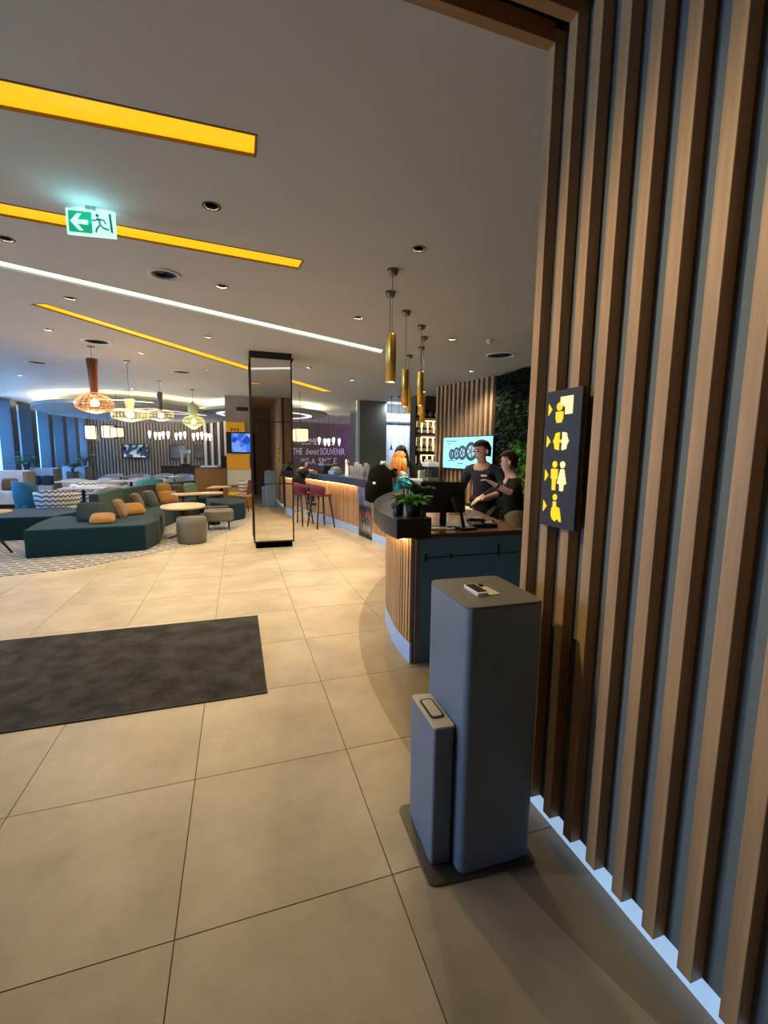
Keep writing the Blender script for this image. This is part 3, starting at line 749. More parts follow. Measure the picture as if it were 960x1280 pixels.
# gold pendants over the counter
PEND = [(1.666, 2.605, 2.353), (1.83, 3.149, 2.44), (2.213, 3.676, 2.25), (2.613, 4.159, 2.33), (2.865, 4.664, 2.145), (3.077, 5.252, 2.31), (3.109, 5.851, 2.39)]
PLAB = ['nearest gold tube pendant over the reception ledge', 'second gold tube pendant hidden behind the nearest one', 'third gold tube pendant hanging above the woman with orange hair', 'gold tube pendant left of the bottle shelf', 'lowest gold tube pendant hanging behind the third one', 'gold tube pendant just behind the one left of shelf', 'farthest gold tube pendant beside the olive column']
for (x, y, zb_), lab in zip(PEND, PLAB):
    t = thing('pendant_lamp', lab, 'pendant lamp', (x, y, H), group='gold tube pendants over the counter')
    MB().lathe([(.0, 0), (.055, 0), (.042, -.05), (.0, -.052)], 18, (x, y, H)).build('canopy', m_canopy, t)
    MB().tube([(x, y, H-.05), (x, y, zb_+.44)], .0035, 6).build('cable', m_taupe, t)
    MB().lathe([(.0, .44), (.040, .44), (.041, .43), (.041, 0), (.037, 0), (.037, .03)], 20, (x, y, zb_)).build('tube', m_gold, t)
    MB().lathe([(.0, .006), (.0365, .006)], 16, (x, y, zb_)).build('diffuser', m_bulb, t)
    light('SPOT', 'pendant_beam', (x, y, zb_-.02), 14, WARM, spot_size=radians(110), spot_blend=.5, shadow_soft_size=.035)
# ================================================================== THINGS ON THE COUNTERS
ZT = 1.185; ZW = 1.0552
m_fern = M('fern green', (.14, .42, .045), .5, var=.3); m_fern2 = M('dark leaf', (.015, .045, .018), .5)
m_navy = M('navy enamel', (.016, .026, .048), .35); m_pot = M('charcoal pot', (.020, .020, .021), .6)
def fern(x, y, z0, label, n, ln, mat, potmat, ph, seed, up=.9):
    random.seed(seed)
    t = thing('potted_plant', label, 'plant', (x, y, z0))
    MB().lathe([(0, 0), (.042, 0), (.056, ph), (.05, ph), (.046, ph-.02), (0, ph-.02)], 18, (x, y, z0)).build('pot', potmat, t)
    MB().lathe([(0, ph-.018), (.046, ph-.018)], 14, (x, y, z0)).build('soil', m_dark, t)
    for k in range(n):
        a = 2*pi*k/n+random.uniform(-.3, .3); el = random.uniform(.95, 1.55)*up; L = ln*random.uniform(.7, 1.05)
        pts = []; p = Vector((x, y, z0+ph-.02)); e = el
        for q in range(6):
            pts.append(p.copy()); e -= .26; p = p+Vector((cos(a)*cos(e), sin(a)*cos(e), sin(e)))*L/5
        mb = MB(); mb.tube(pts, [.0022]*6, 4, smooth=False)
        sd = Vector((-sin(a), cos(a), 0))
        for q in range(1, 6):
            for f_ in (0, .5):
                c = pts[q-1].lerp(pts[q], f_+.25); w_ = .035*(1-abs(q-2.2)/5.5); dr = (pts[q]-pts[q-1]).normalized()
                for s_ in (1, -1):
                    mb.add([c, c+sd*s_*w_*.6+dr*.018+Vector((0, 0, .006)), c+sd*s_*w_*1.25+dr*.024-Vector((0, 0, .006)), c+sd*s_*w_*.5-dr*.002], [(0, 1, 2, 3)])
        mb.build('frond', mat, t)
    return t
fern(1.580, 1.80, ZT, 'bright green fern in a charcoal pot on the stone ledge', 26, .185, m_fern, m_pot, .105, 3)
fern(1.672, 1.92, ZT, 'dark leaved plant in a tall black pot behind the fern', 11, .22, m_fern2, m_black, .17, 9, up=1.15)
t = thing('canister', 'navy cylindrical canister standing on the ledge left of the fern', 'canister', (1.497, 1.90, ZT))
MB().lathe([(0, 0), (.042, 0), (.043, .004), (.043, .150), (0, .150)], 20, (1.497, 1.90, ZT)).build('body', m_navy, t)
MB().lathe([(0, .150), (.044, .150), (.044, .168), (.04, .172), (0, .172)], 20, (1.497, 1.90, ZT)).build('lid', m_navy, t)
MB().tube([(1.455, 1.895, ZT+.10), (1.440, 1.892, ZT+.092), (1.440, 1.892, ZT+.06), (1.455, 1.895, ZT+.052)], .005, 6).build('handle', m_navy, t)
# monitor seen from the back
t = thing('monitor', 'black computer monitor seen from behind on the walnut desk', 'monitor', (1.97, 2.02, ZW))
a = Vector((1.765, 2.06, 1.455)); b = Vector((2.135, 1.96, 1.42)); dx_ = (b-a); dx_.z = 0; dxn = dx_.normalized(); nb = Vector((dxn.y, -dxn.x, 0))
c = (a+b)/2; rzm = atan2(dxn.y, dxn.x)
MB().box((c.x, c.y, 1.31), (.39, .03, .27), rz=rzm, rx=-.12).build('housing', m_blackm, t, bevel=.006)
MB().box((c.x+nb.x*.02, c.y+nb.y*.02, 1.29), (.20, .035, .15), rz=rzm, rx=-.12).build('rear_cover', m_black, t, bevel=.01)
MB().box((c.x-nb.x*.017, c.y-nb.y*.017, 1.312), (.37, .003, .25), rz=rzm, rx=-.12).build('screen', E('monitor screen', (.55, .7, .8), .7), t)
MB().box((c.x+nb.x*.035, c.y+nb.y*.035, 1.17), (.055, .03, .235), rz=rzm).build('stand', m_black, t)
MB().box((c.x, c.y, ZW+.009), (.20, .17, .014), rz=rzm).build('foot', m_black, t, bevel=.004)
# card terminal on a stand with base, near the desk edge
t = thing('payment_terminal', 'black card terminal on a stand at the desk edge', 'terminal', (2.07, 1.80, ZW))
MB().box((2.07, 1.80, ZW+.012), (.15, .12, .02), rz=.1).build('base', m_black, t, bevel=.006)
MB().tube([(2.06, 1.82, ZW+.02), (2.05, 1.85, ZW+.12), (2.04, 1.87, ZW+.18)], .014, 8).build('neck', m_black, t)
MB().box((2.03, 1.88, ZW+.21), (.10, .035, .13), rz=.3, rx=-.5).build('screen_body', m_blackm, t, bevel=.006)
t = thing('telephone', 'black desk telephone with handset right of the card terminal', 'telephone', (2.29, 1.90, ZW))
MB().box((2.29, 1.90, ZW+.018), (.22, .16, .03), rz=-.2).build('body', m_black, t, bevel=.006)
MB().tube([(2.20, 1.97, ZW+.05), (2.22, 1.95, ZW+.065), (2.26, 1.90, ZW+.066), (2.28, 1.86, ZW+.05)], [.022, .014, .014, .022], 8).build('handset', m_black, t)
MB().box((2.33, 1.89, ZW+.036), (.10, .09, .006), rz=-.2).build('keypad', m_taupe, t)
o = MB().prism(rrect(2.165, 1.955, .035, .05, .01, .3), ZW, ZW+.012).build('sticky_note', M('pink', (.75, .12, .22), .6), loc=(2.165, 1.955, ZW)); tag(o, 'small pink marker block on desk beside the telephone', 'marker')
o = MB().box((1.98, 1.86, ZW+.004), (.12, .05, .006), rz=.2).build('note_pad', M('yellow pad', (.80, .72, .05), .6), loc=(1.98, 1.86, ZW)); tag(o, 'yellow note pad on desk below the monitor', 'note pad')
o = MB().box((1.85, 1.88, ZW+.003), (.17, .09, .004), rz=-.2).box((1.87, 1.90, ZW+.008), (.15, .08, .004), rz=.15).build('leaflet', m_cream, loc=(1.85, 1.88, ZW)); tag(o, 'cream leaflets lying under the monitor on desk', 'leaflet')
# open black box with a pale lid, beside the ledge
t = thing('cash_drawer', 'black box with pale top between ledge and monitor', 'box', (1.80, 2.25, ZW))
MB().box((1.80, 2.25, ZW+.07), (.16, .18, .14), rz=-.25).build('body', m_black, t, bevel=.004)
MB().box((1.80, 2.25, ZW+.146), (.17, .19, .010), rz=-.25).build('lid', m_white, t)
o = MB().prism(rrect(1.835, 2.20, .03, .055, .008, .6), ZW+.1525, ZW+.172).build('stapler', M('coral red', (.75, .06, .06), .4), loc=(1.835, 2.2, ZW+.1525)); tag(o, 'small coral red stapler on the pale box lid', 'stapler')
t = thing('bag_rack', 'dark wire rack with dangling cables behind the plants', 'rack', (1.86, 2.62, ZW))
for q in range(4):
    MB().tube([(1.80+.04*q, 2.55, ZW), (1.80+.04*q, 2.56, ZW+.30), (1.82+.04*q, 2.64, ZW+.31), (1.82+.04*q, 2.66, ZW)], .005, 6).build('wire', m_black, t)
MB().bx(1.78, 1.96, 2.56, 2.66, ZW, ZW+.03).build('tray', m_blackm, t)
# document printer with papers
t = thing('document_tray', 'white desk printer carrying sheets before the man in navy', 'printer', (2.66, 2.98, ZW))
MB().box((2.52, 2.78, ZW+.032), (.22, .24, .06), rz=-.5).build('body', m_white, t, bevel=.008)
MB().box((2.52, 2.78, ZW+.064), (.15, .06, .004), rz=-.5).build('slot', m_blackm, t)
for q, (x, y, r) in enumerate([(2.58, 3.05, -.35), (2.70, 3.08, -.2), (2.62, 3.22, .15)]):
    o = MB().box((x, y, ZW+.004+.004*q), (.21, .29, .003), rz=r).build('paper_sheet', m_white, loc=(x, y, ZW)); tag(o, ['white paper sheet left of the man\'s hand', 'white paper sheet under the man\'s hand', 'white paper sheet on top behind the printer'][q], 'paper', 'papers on the desk')
o = MB().prism(rrect(2.47, 2.36, .16, .40, .01, -.5), ZW, ZW+.018).build('keyboard', m_blackm, loc=(2.47, 2.36, ZW)); tag(o, 'black computer keyboard on the walnut desk', 'keyboard')
o = MB().ball((2.45, 2.02, ZW+.018), (.03, .045, .018)).build('mouse', m_black, loc=(2.45, 2.02, ZW)); tag(o, 'black computer mouse beside the telephone', 'mouse')

# reception wall television
tvd = Dv; p0_ = Vector((5.20, 8.56, 0)); L_ = 1.70
tv = thing('wall_television', 'wall television with a cyan tyre slide on oak slats', 'television', tuple((p0_+Dv*.85)[:2])+(1.72,))
tn = Nv
def tvq(u0, u1, z0, z1, d0, d1):
    d0 += .085; d1 += .085
    P = [p0_+Dv*u0+tn*d0, p0_+Dv*u1+tn*d0, p0_+Dv*u1+tn*d1, p0_+Dv*u0+tn*d1]
    return MB().prism([tuple(q[:2]) for q in P], z0, z1)
tvq(0, L_, 1.345, 2.105, -.02, .035).build('housing', m_black, tv)
tvq(.015, L_-.015, 1.365, 2.088, .035, .038).build('screen', E('cyan screen', (.33, .80, .92), .95), tv)
m_ty = E('tyre grey', (.02, .06, .10), .8); m_rim = E('rim pale', (.42, .62, .72), .8); m_txt = E('slide text', (.06, .22, .30), .8)
def disc(u, z, ru, rv, d, mat, name, inner=0):
    mb = MB(); n = 22; v = []; f = []
    for k in range(n):
        c_, s_ = cos(2*pi*k/n), sin(2*pi*k/n)
        for r in (inner, 1):
            q = p0_+Dv*(u+ru*r*c_)+tn*(d+.085); v.append((q.x, q.y, z+rv*r*s_))
    for k in range(n):
        j = (k+1) % n; f.append((2*k, 2*j, 2*j+1, 2*k+1))
    return mb.add(v, f).build(name, mat, tv, solid=.001)
for i, (u, z, ru, rv) in enumerate([(.34, 1.69, .11, .13), (.52, 1.71, .13, .15), (.72, 1.73, .15, .17), (1.02, 1.76, .20, .215)]):
    disc(u, z, ru, rv, .0395+.001*i, m_ty, 'tyre_symbol', .62 if i else .5); disc(u, z, ru*.6, rv*.6, .039+.001*i, m_rim, 'wheel_symbol')
    for k in range(5):
        a_ = 2*pi*k/5; q0_ = p0_+Dv*u+tn*(.127+.001*i); q1_ = p0_+Dv*(u+ru*.62*cos(a_))+tn*(.127+.001*i)
        MB().tube([(q0_.x, q0_.y, z), (q1_.x, q1_.y, z+rv*.62*sin(a_))], .012, 4).build('spoke_symbol', m_ty, tv)
for u0, u1, z in ((.10, .50, 1.99), (.16, .28, 1.93), (.20, .48, 1.53), (.55, .75, 1.47), (.85, 1.0, 1.42), (1.1, 1.18, 1.6)):
    tvq(u0, u1, z, z+.022, .038, .040).build('text_line', m_txt, tv)

# bottle shelf in the bar corner
SA = Vector((5.17, 10.6, 0)); SB = Vector((6.10, 10.6, 0)); sd = (SB-SA).normalized(); sn = Vector((0, -1, 0))
SLn = (SB-SA).length
def shq(u0, u1, d0, d1, z0, z1):
    P = [SA+sd*u0+sn*d0, SA+sd*u1+sn*d0, SA+sd*u1+sn*d1, SA+sd*u0+sn*d1]
    return MB().prism([tuple(q[:2]) for q in P], z0, z1)
m_walnutd = wood('dark walnut', (.060, .030, .016), .45)
sh = thing('bottle_shelf', 'tall dark bar shelf with glowing panels and bottle boards', 'shelf', (5.3, 9.9, 0))
shq(0, SLn, -.42, -.38, 0, 3.36).build('back_panel', m_walnutd, sh)
for u in (0, SLn-.04): shq(u, u+.04, -.38, 0, 0, 3.36).build('side_panel', m_walnutd, sh)
for z in (1.18, 1.70, 2.24, 2.72): shq(.04, SLn-.04, -.38, 0, z, z+.03).build('shelf_board', m_walnutd, sh)
shq(.04, SLn-.04, -.38, -.1, 0, 1.18).build('cupboard', m_walnutd, sh)
shq(.04, SLn-.04, -.02, 0, 2.95, 3.36).build('head_panel', m_walnutd, sh)
m_cream_lit = E('cream lit panel', (1.0, .80, .48), 1.3)
for zz, zh in ((1.25, 1.64), (1.78, 2.18), (2.32, 2.66)):
    for k in range(4):
        u = .14+k*.19
        shq(u, u+.055, -.375, -.35, zz, zh).build('lit_bar', m_cream_lit, sh)
    shq(.34, SLn-.08, -.375, -.35, zh, zh+.035).build('lit_bar', m_cream_lit, sh)
light('AREA', 'shelf_glow', tuple((SA+sd*.5-sn*.15)[:2])+(2.68,), 6, (1, .78, .45), (0, 0, -1), size=.6)
light('AREA', 'shelf_glow', tuple((SA+sd*.5-sn*.15)[:2])+(2.2,), 6, (1, .78, .45), (0, 0, -1), size=.6)
bcols = [M('amber spirit', (.35, .14, .02), .12, coat=.5), M('pale spirit', (.62, .58, .48), .12, coat=.5), M('green bottle', (.04, .14, .06), .12, coat=.5), M('dark bottle', (.03, .018, .014), .12, coat=.5), M('white label bottle', (.66, .62, .55), .4)]
random.seed(11)
BL = {1.73: 'on the middle bar shelf board', 2.27: 'on the upper bar shelf board', 1.21: 'on the low bar shelf board', 2.75: 'on the top bar shelf board'}
bn = ['amber', 'pale', 'green', 'dark', 'white labelled']
protos = {}
for z, wh in BL.items():
    cntc = {}
    nb_ = 8 if z > 1.3 else 6
    for k in range(nb_):
        u = .13+k*(SLn-.26)/(nb_-1); c_ = SA+sd*u+sn*(-.12-.08*(k % 2)); ci = random.choice([0, 1, 1, 2, 3, 4]); hh = random.uniform(.85, 1.1)
        cntc[ci] = cntc.get(ci, 0)+1; lab = '%s %s bottle from left %s' % (['first', 'second', 'third', 'fourth', 'fifth', 'sixth', 'seventh', 'eighth'][cntc[ci]-1], bn[ci], wh)
        if ci not in protos:
            b0 = thing('bottle', lab, 'bottle', (c_.x, c_.y, z)); protos[ci] = b0
            MB().lathe([(0, 0), (.040, 0), (.042, .01), (.042, .17), (.036, .20), (.014, .235), (.013, .285), (0, .285)], 12).build('body', bcols[ci], b0, local=True)
            MB().lathe([(0, .285), (.015, .285), (.015, .31), (0, .31)], 8).build('cap', m_gold if ci % 2 else m_black, b0, local=True)
            MB().lathe([(.0425, .05), (.0425, .13)], 12).build('paper_label', m_cream, b0, local=True)
        else: b0 = dup(protos[ci], (c_.x, c_.y, z), 0, lab)
        b0['group'] = 'bottles '+wh
t = thing('back_bar', 'low dark back bar unit below the slatted wall corner', 'cabinet', (4.7, 9.0, 0))
bb = [(4.62, 8.35), (5.03, 8.30), (4.99, 8.98), (5.20, 9.9), (4.80, 10.0), (4.55, 9.0)]
MB().prism(bb, 0, 1.02).build('carcass', m_blackm, t); MB().prism([(x-.02, y) for x, y in bb], 1.02, 1.05).build('top', m_stone, t)
t = thing('coffee_machine', 'white and black espresso machine on the back bar', 'coffee machine', (4.76, 8.62, 1.05))
MB().bx(4.66, 4.92, 8.42, 8.80, 1.05, 1.12).build('drip_tray', m_steel, t, bevel=.005)
MB().bx(4.74, 4.92, 8.42, 8.80, 1.12, 1.38).build('body', m_blackm, t, bevel=.01)
MB().bx(4.64, 4.93, 8.41, 8.81, 1.38, 1.50).build('head', m_white, t, bevel=.02)
for y in (8.50, 8.62, 8.74): MB().tube([(4.69, y, 1.38), (4.69, y, 1.33)], .018, 8).tube([(4.69, y, 1.34), (4.60, y, 1.33)], .009, 6).build('group_head', m_black, t)
MB().tube([(4.66, 8.45, 1.38), (4.63, 8.45, 1.25), (4.64, 8.45, 1.18)], .007, 6).build('steam_pipe', m_steel, t)
for k in range(5):
    o = MB().lathe([(.02, 0), (.03, .005), (.036, .055), (.033, .055), (.027, .01), (0, .01)], 12, (4.72+.05*(k % 2), 8.46+.075*k, 1.50)).build('cup', m_white, loc=(4.72, 8.46+.075*k, 1.5)); tag(o, '%s white cup from near end on top of espresso machine' % ['first', 'second', 'third', 'fourth', 'fifth'][k], 'cup', 'white cups on the espresso machine')
t = thing('coffee_grinder', 'white coffee grinder left of the espresso machine', 'grinder', (4.70, 8.95, 1.05))
MB().bx(4.62, 4.78, 8.88, 9.03, 1.05, 1.28).build('body', m_white, t, bevel=.015)
MB().lathe([(.03, 0), (.07, .12), (.07, .16), (0, .17)], 14, (4.70, 8.955, 1.28)).build('hopper', m_blackm, t)
t = thing('till_display', 'black till screen on the back bar before the shelf', 'till', (4.80, 9.5, 1.05))
MB().box((4.82, 9.5, 1.07), (.2, .2, .04)).build('base', m_black, t); MB().tube([(4.82, 9.5, 1.08), (4.85, 9.5, 1.2)], .02).build('neck', m_black, t)
MB().box((4.82, 9.5, 1.27), (.03, .34, .24), ry=-.3).build('screen_body', m_black, t, bevel=.005)

# cord lamps near the white bar recess
for (x, z), lab in zip([(4.58, 1.80), (4.81, 1.81), (5.00, 1.76)], ['small bronze cord lamp nearest the olive column', 'small bronze cord lamp over the barista', 'small bronze cord lamp beside the bottle shelf']):
    t = thing('cord_lamp', lab, 'pendant lamp', (x, 11.0, H), group='bronze cord lamps')
    MB().lathe([(0, 0), (.04, 0), (.03, -.03), (0, -.03)], 12, (x, 11, H)).build('canopy', m_black, t)
    MB().tube([(x, 11, H-.03), (x, 11, z+.12)], .006, 6).build('cord', m_black, t)
    MB().lathe([(.012, .14), (.02, .12), (.03, .04), (.055, 0), (.05, 0), (.0, .05)], 14, (x, 11, z)).build('shade', M('bronze shade', (.16, .07, .03), .4, metal=.5), t)

# things along the bar top
def bar_pt(y, o):
    best = min(BAR, key=lambda p: abs(p.y-y)); i = BAR.index(best); q = offset(BAR, o)[i]; return q.x, q.y
m_cup = M('white paper cup', (.78, .78, .78), .6)
for k in range(12):
    x, y = bar_pt(7.3+.10*(k % 6), .06 if k < 6 else .20); hh = .20+.035*((k*5) % 4)
    t_ = MB()
    for q in range(4): t_.lathe([(.030, .0+hh*.16*q), (.041, hh*.16*q+hh*.5), (.044, hh*.16*q+hh*.5), (.044, hh*.16*q+hh*.52), (.0, hh*.16*q+hh*.52)], 14, (x, y, ZT))
    o = t_.build('cup_stack', m_cup, loc=(x, y, ZT)); tag(o, '%s stack of white paper cups, %s row on bar by olive column' % (['first', 'second', 'third', 'fourth', 'fifth', 'sixth'][k % 6], 'front' if k < 6 else 'back'), 'cups', 'paper cup stacks on the bar')
x, y = bar_pt(8.15, .10)
t = thing('beer_tap', 'tall white beer tap column with copper side on the bar', 'beer tap', (x, y, ZT))
MB().lathe([(.05, 0), (.05, .015), (.035, .02), (.035, .36), (.0, .37)], 16, (x, y, ZT)).build('column', m_white, t)
MB().bx(x+.036, x+.09, y-.03, y+.03, ZT, ZT+.33).build('copper_side', M('copper', (.40, .17, .08), .35, metal=.8), t)
MB().tube([(x, y-.03, ZT+.30), (x, y-.10, ZT+.29), (x, y-.11, ZT+.24)], .010, 8).build('spout', m_steel, t)
MB().tube([(x, y-.05, ZT+.31), (x, y-.07, ZT+.40)], .013, 8).build('lever', m_black, t)
x, y = bar_pt(8.75, .12)
t = thing('sandwich_press', 'grey domed appliance left of the beer tap on the bar', 'appliance', (x, y, ZT))
MB().box((x, y, ZT+.05), (.26, .26, .10), rz=.3).build('base', m_steel, t, bevel=.02); MB().ball((x, y, ZT+.11), (.13, .13, .09)).build('dome', m_taupe, t); MB().tube([(x-.1, y, ZT+.16), (x, y, ZT+.22), (x+.1, y, ZT+.16)], .012).build('handle', m_black, t)
x, y = bar_pt(9.35, .15)
t = thing('serving_trays', 'black appliance and trays at the far end of bar', 'appliance', (x, y, ZT))
MB().box((x, y, ZT+.10), (.32, .34, .20), rz=.3).build('body', m_black, t, bevel=.02); MB().box((x-.02, y-.05, ZT+.22), (.30, .22, .03), rz=.3).build('tray', m_steel, t); MB().box((x+.1, y+.1, ZT+.28), (.08, .2, .14), rz=.3).build('handle_box', m_blackm, t)
for k, (yy, oo) in enumerate([(6.95, .1), (6.75, .05), (6.45, .12)]):
    x, y = bar_pt(yy, oo)
    o = MB().lathe([(.028, 0), (.04, .004), (.045, .06), (.04, .06), (.033, .012), (0, .012)], 14, (x, y, ZT)).build('cup', m_white, loc=(x, y, ZT)); tag(o, ['white cup on the bar nearest the paper cup stacks', 'white cup on the bar above the drinks fridge', 'white cup on the bar beside the backpack'][k], 'cup', 'white cups on the bar')

# bar stools
m_maroon = M('maroon upholstery', (.105, .012, .030), .75, var=.1, bump=.08, bscale=150)
m_darkwood = wood('black stained wood', (.012, .009, .008), .45)
def bar_stool(loc, rz, label):
    t = thing('bar_stool', label, 'bar stool', loc, rz, 'maroon bar stools at the bar')
    MB().prism(rrect(.0, 0, .42, .42, .12, 0), .72, .775).build('seat', m_maroon, t, local=True, bevel=.018, seg=3)
    rows = []
    for z, rr in ((.74, .205), (.80, .222), (.90, .235), (.99, .238)):
        rows.append([(rr*cos(a_), rr*sin(a_), z-.05*(abs(a_-pi)/1.45)**2*(1 if z > .8 else 0)) for a_ in [pi-1.45+2.9*q/16 for q in range(17)]])
    MB().grid(rows).build('backrest', m_maroon, t, local=True, solid=.035)
    for sx in (1, -1):
        for sy in (1, -1):
            MB().tube([(.14*sx, .14*sy, .725), (.225*sx, .225*sy, 0)], [.023, .016], 8).build('leg', m_darkwood, t, local=True)
    q = .225-.085*.31/.725
    mb = MB()
    for a0, b0 in (((q, q), (-q, q)), ((-q, q), (-q, -q)), ((-q, -q), (q, -q)), ((q, -q), (q, q))): mb.tube([(*a0, .31), (*b0, .31)], .009, 6)
    mb.build('footrest', m_steel, t, local=True)
    return t
st = bar_stool((2.03, 8.46, 0), .35, 'maroon bar stool with black legs nearest the drinks fridge')
dup(st, (1.62, 8.95, 0), .85, 'maroon bar stool seen from behind right of the mirrored column')
dup(st, (1.66, 9.72, 0), .25, 'maroon bar stool under the seated person in black')
# ================================================================== LOUNGE
rugp = [(-2.79, 5.55), (-2.43, 5.64), (-1.93, 5.78), (-1.17, 6.48), (-.45, 7.32), (.10, 8.5), (.46, 9.74), (.58, 11.0), (.5, 12.6), (-.12, 12.86), (-.12, 14.4), (-5.4, 14.4), (-5.4, 13.4), (-6.5, 13.4), (-6.5, 5.2), (-4.2, 5.3)]
rg = MB().prism(rugp, 0, .008).build('carpet', m_rug, loc=(-2.8, 9, 0)); tag(rg, 'grey carpet with broken white dashes under the teal sofas', 'carpet')
ZR = .008
def cush_block(t, poly, z0, z1, name='seat', mat=None, r=.03):
    return MB().prism(poly, z0, z1).build(name, mat or m_teal, t, bevel=r, seg=3)
sf = thing('modular_sofa', 'dark teal angular modular sofa with high back and cushions', 'sofa', (-1.9, 8.5, ZR))
cush_block(sf, [(-2.90, 6.60), (-1.26, 6.78), (-1.14, 7.35), (-1.22, 8.32), (-1.30, 9.25), (-1.96, 9.25), (-2.02, 7.68), (-2.35, 7.66), (-2.75, 8.28), (-3.05, 8.26), (-3.02, 7.4)], ZR, .45)
cush_block(sf, [(-1.96, 9.27), (-1.31, 9.27), (-1.12, 10.25), (-.75, 11.45), (-1.36, 11.75), (-1.73, 10.6)], ZR, .44)
cush_block(sf, [(-.74, 11.47), (-1.34, 11.77), (-.83, 12.7), (-.16, 12.3)], ZR, .44)
bp_ = [Vector(p) for p in [(-2.03, 7.68), (-1.97, 9.26), (-1.74, 10.6), (-1.36, 11.78), (-.85, 12.72)]]
for i in range(len(bp_)-1):
    a = bp_[i]; b = bp_[i+1]; d = (b-a).normalized(); nl = Vector((-d.y, d.x))
    mb = MB(); lo0 = [a, b, b+nl*.30, a+nl*.30]; hi0 = [a+nl*.12, b+nl*.12, b+nl*.27, a+nl*.27]
    zt_ = [.90, .87, .86, .84][i]
    mb.prism([tuple(q) for q in lo0], ZR, zt_, top=[tuple(q) for q in hi0]).build('backrest', m_teal_back, sf, bevel=.02)
bs = thing('sofa_bench', 'dark teal backless bench right of the round table', 'bench', (-.1, 10.8, ZR))
cush_block(bs, [(-.60, 11.55), (.28, 11.45), (.44, 10.9), (.40, 10.2), (.06, 9.75), (-.42, 10.3)], ZR, .43)
s2 = thing('side_sofa', 'dark teal sofa module left of the angular sofa', 'sofa', (-4.2, 9.1, ZR))
cush_block(s2, [(-5.6, 8.33), (-3.62, 8.33), (-3.08, 8.36), (-2.82, 9.2), (-3.3, 9.9), (-5.6, 9.9)], ZR, .44)
# cushions
def pillow(x, y, z, w_, h_, th, rz, tilt, mat, label):
    rows = []; n = 12
    def P(u, v, s_):
        b = max(0, (1-u**4))*max(0, (1-v**4)); pin = 1-.10*(u*u*v*v)-.05*(u*u+v*v)*0
        return Vector((u*w_/2*(1-.07*(1-v*v)*0-.06*v*v*(abs(u) > .01)*(1-0)*0)*pin, s_*th/2*b**.6, v*h_/2*pin))
    m = Matrix.Translation((x, y, z)) @ Matrix.Rotation(rz, 4, 'Z') @ Matrix.Rotation(tilt, 4, 'X')
    mb = MB(); us = [-1+2*i/n for i in range(n+1)]
    for s_ in (1, -1):
        g = [[m @ P(u, v, s_) for u in us] for v in us]
        if s_ < 0: g = [r[::-1] for r in g]
        mb.grid(g)
    o = mb.build('cushion', mat, loc=(x, y, z)); tag(o, label, 'cushion', 'loose sofa cushions'); return o
m_mustard = M('mustard velvet', (.21, .092, .006), .8, var=.1, sheen=.3); m_rust = M('rust velvet', (.10, .042, .013), .8, var=.1, sheen=.3)
m_wine = M('wine velvet', (.035, .008, .012), .8, sheen=.3); m_bottle = M('bottle green velvet', (.008, .018, .012), .8, sheen=.3); m_sage = M('sage fabric', (.10, .15, .11), .85); m_dkteal = M('dark teal velvet', (.003, .018, .028), .8)
BA = 1.45
pillow(-1.98, 7.20, .525, .38, .34, .13, .15, -1.25, m_mustard, 'mustard cushion lying at the near end of angular sofa')
pillow(-1.86, 7.90, .61, .38, .38, .13, BA, -.35, m_rust, 'rust brown cushion leaning behind the nearest mustard cushion')
pillow(-2.22, 7.46, .60, .44, .40, .13, .05, -.45, m_dkteal, 'dark teal cushion leaning on the back of sofa end')
pillow(-1.70, 8.22, .56, .40, .32, .14, .5, -1.0, m_mustard, 'mustard cushion right of the rust brown one')
pillow(-1.80, 9.10, .62, .42, .38, .14, BA, -.40, m_wine, 'dark wine cushion in the middle of the sofa back')
pillow(-1.66, 9.75, .62, .48, .38, .14, BA-.15, -.40, m_bottle, 'dark bottle green cushion right of the wine one')
pillow(-1.50, 10.72, .68, .44, .44, .14, .9, -.22, m_mustard, 'mustard cushion standing upright behind the round table')
pillow(-1.36, 10.40, .575, .42, .38, .13, .35, -.75, m_mustard, 'mustard cushion slumped against the upright one')
pillow(-1.28, 11.35, .64, .44, .40, .14, .75, -.40, m_wine, 'dark wine cushion behind the upright mustard one')
pillow(-1.0, 11.98, .63, .42, .40, .13, .75, -.40, m_sage, 'sage green cushion at the far end of sofa')

# tables and stools in the lounge
t = thing('coffee_table', 'round pale oak coffee table beside the angular sofa', 'table', (-.78, 7.95, ZR))
MB().lathe([(0, .60), (.40, .60), (.405, .605), (.405, .63), (.40, .635), (0, .635)], 36, (-.78, 7.95, 0), 1, 1.35).build('tabletop', m_tabletop, t)
MB().tube([(-.78, 7.95, .05), (-.78, 7.95, .60)], .035, 10).build('pedestal', m_blackm, t)
for k in range(4):
    a_ = k*pi/2+.5; MB().tube([(-.78, 7.95, .08), (-.78+.16*cos(a_), 7.95+.16*sin(a_), .05), (-.78+.30*cos(a_), 7.95+.30*sin(a_), .022)], [.022, .018, .014], 6).build('foot', m_blackm, t)
t = thing('long_table', 'long narrow oak table behind the round coffee table', 'table', (-.75, 9.9, ZR))
MB().prism([(-1.12, 9.66), (-.10, 10.05), (-.12, 10.3), (-.30, 10.38), (-1.22, 10.0), (-1.25, 9.78)], .66, .70).build('tabletop', m_tabletop, t, bevel=.006)
for x, y in ((-.98, 9.86), (-.68, 10.0)): MB().tube([(x, y, ZR+.01), (x, y, .66)], .03, 8).build('pedestal', m_blackm, t); MB().lathe([(.16, 0), (.16, .01), (.03, .03)], 18, (x, y, ZR)).build('foot', m_blackm, t)
t = thing('square_table', 'small oak table beside the yellow panelled pillar', 'table', (-.22, 11.62, ZR))
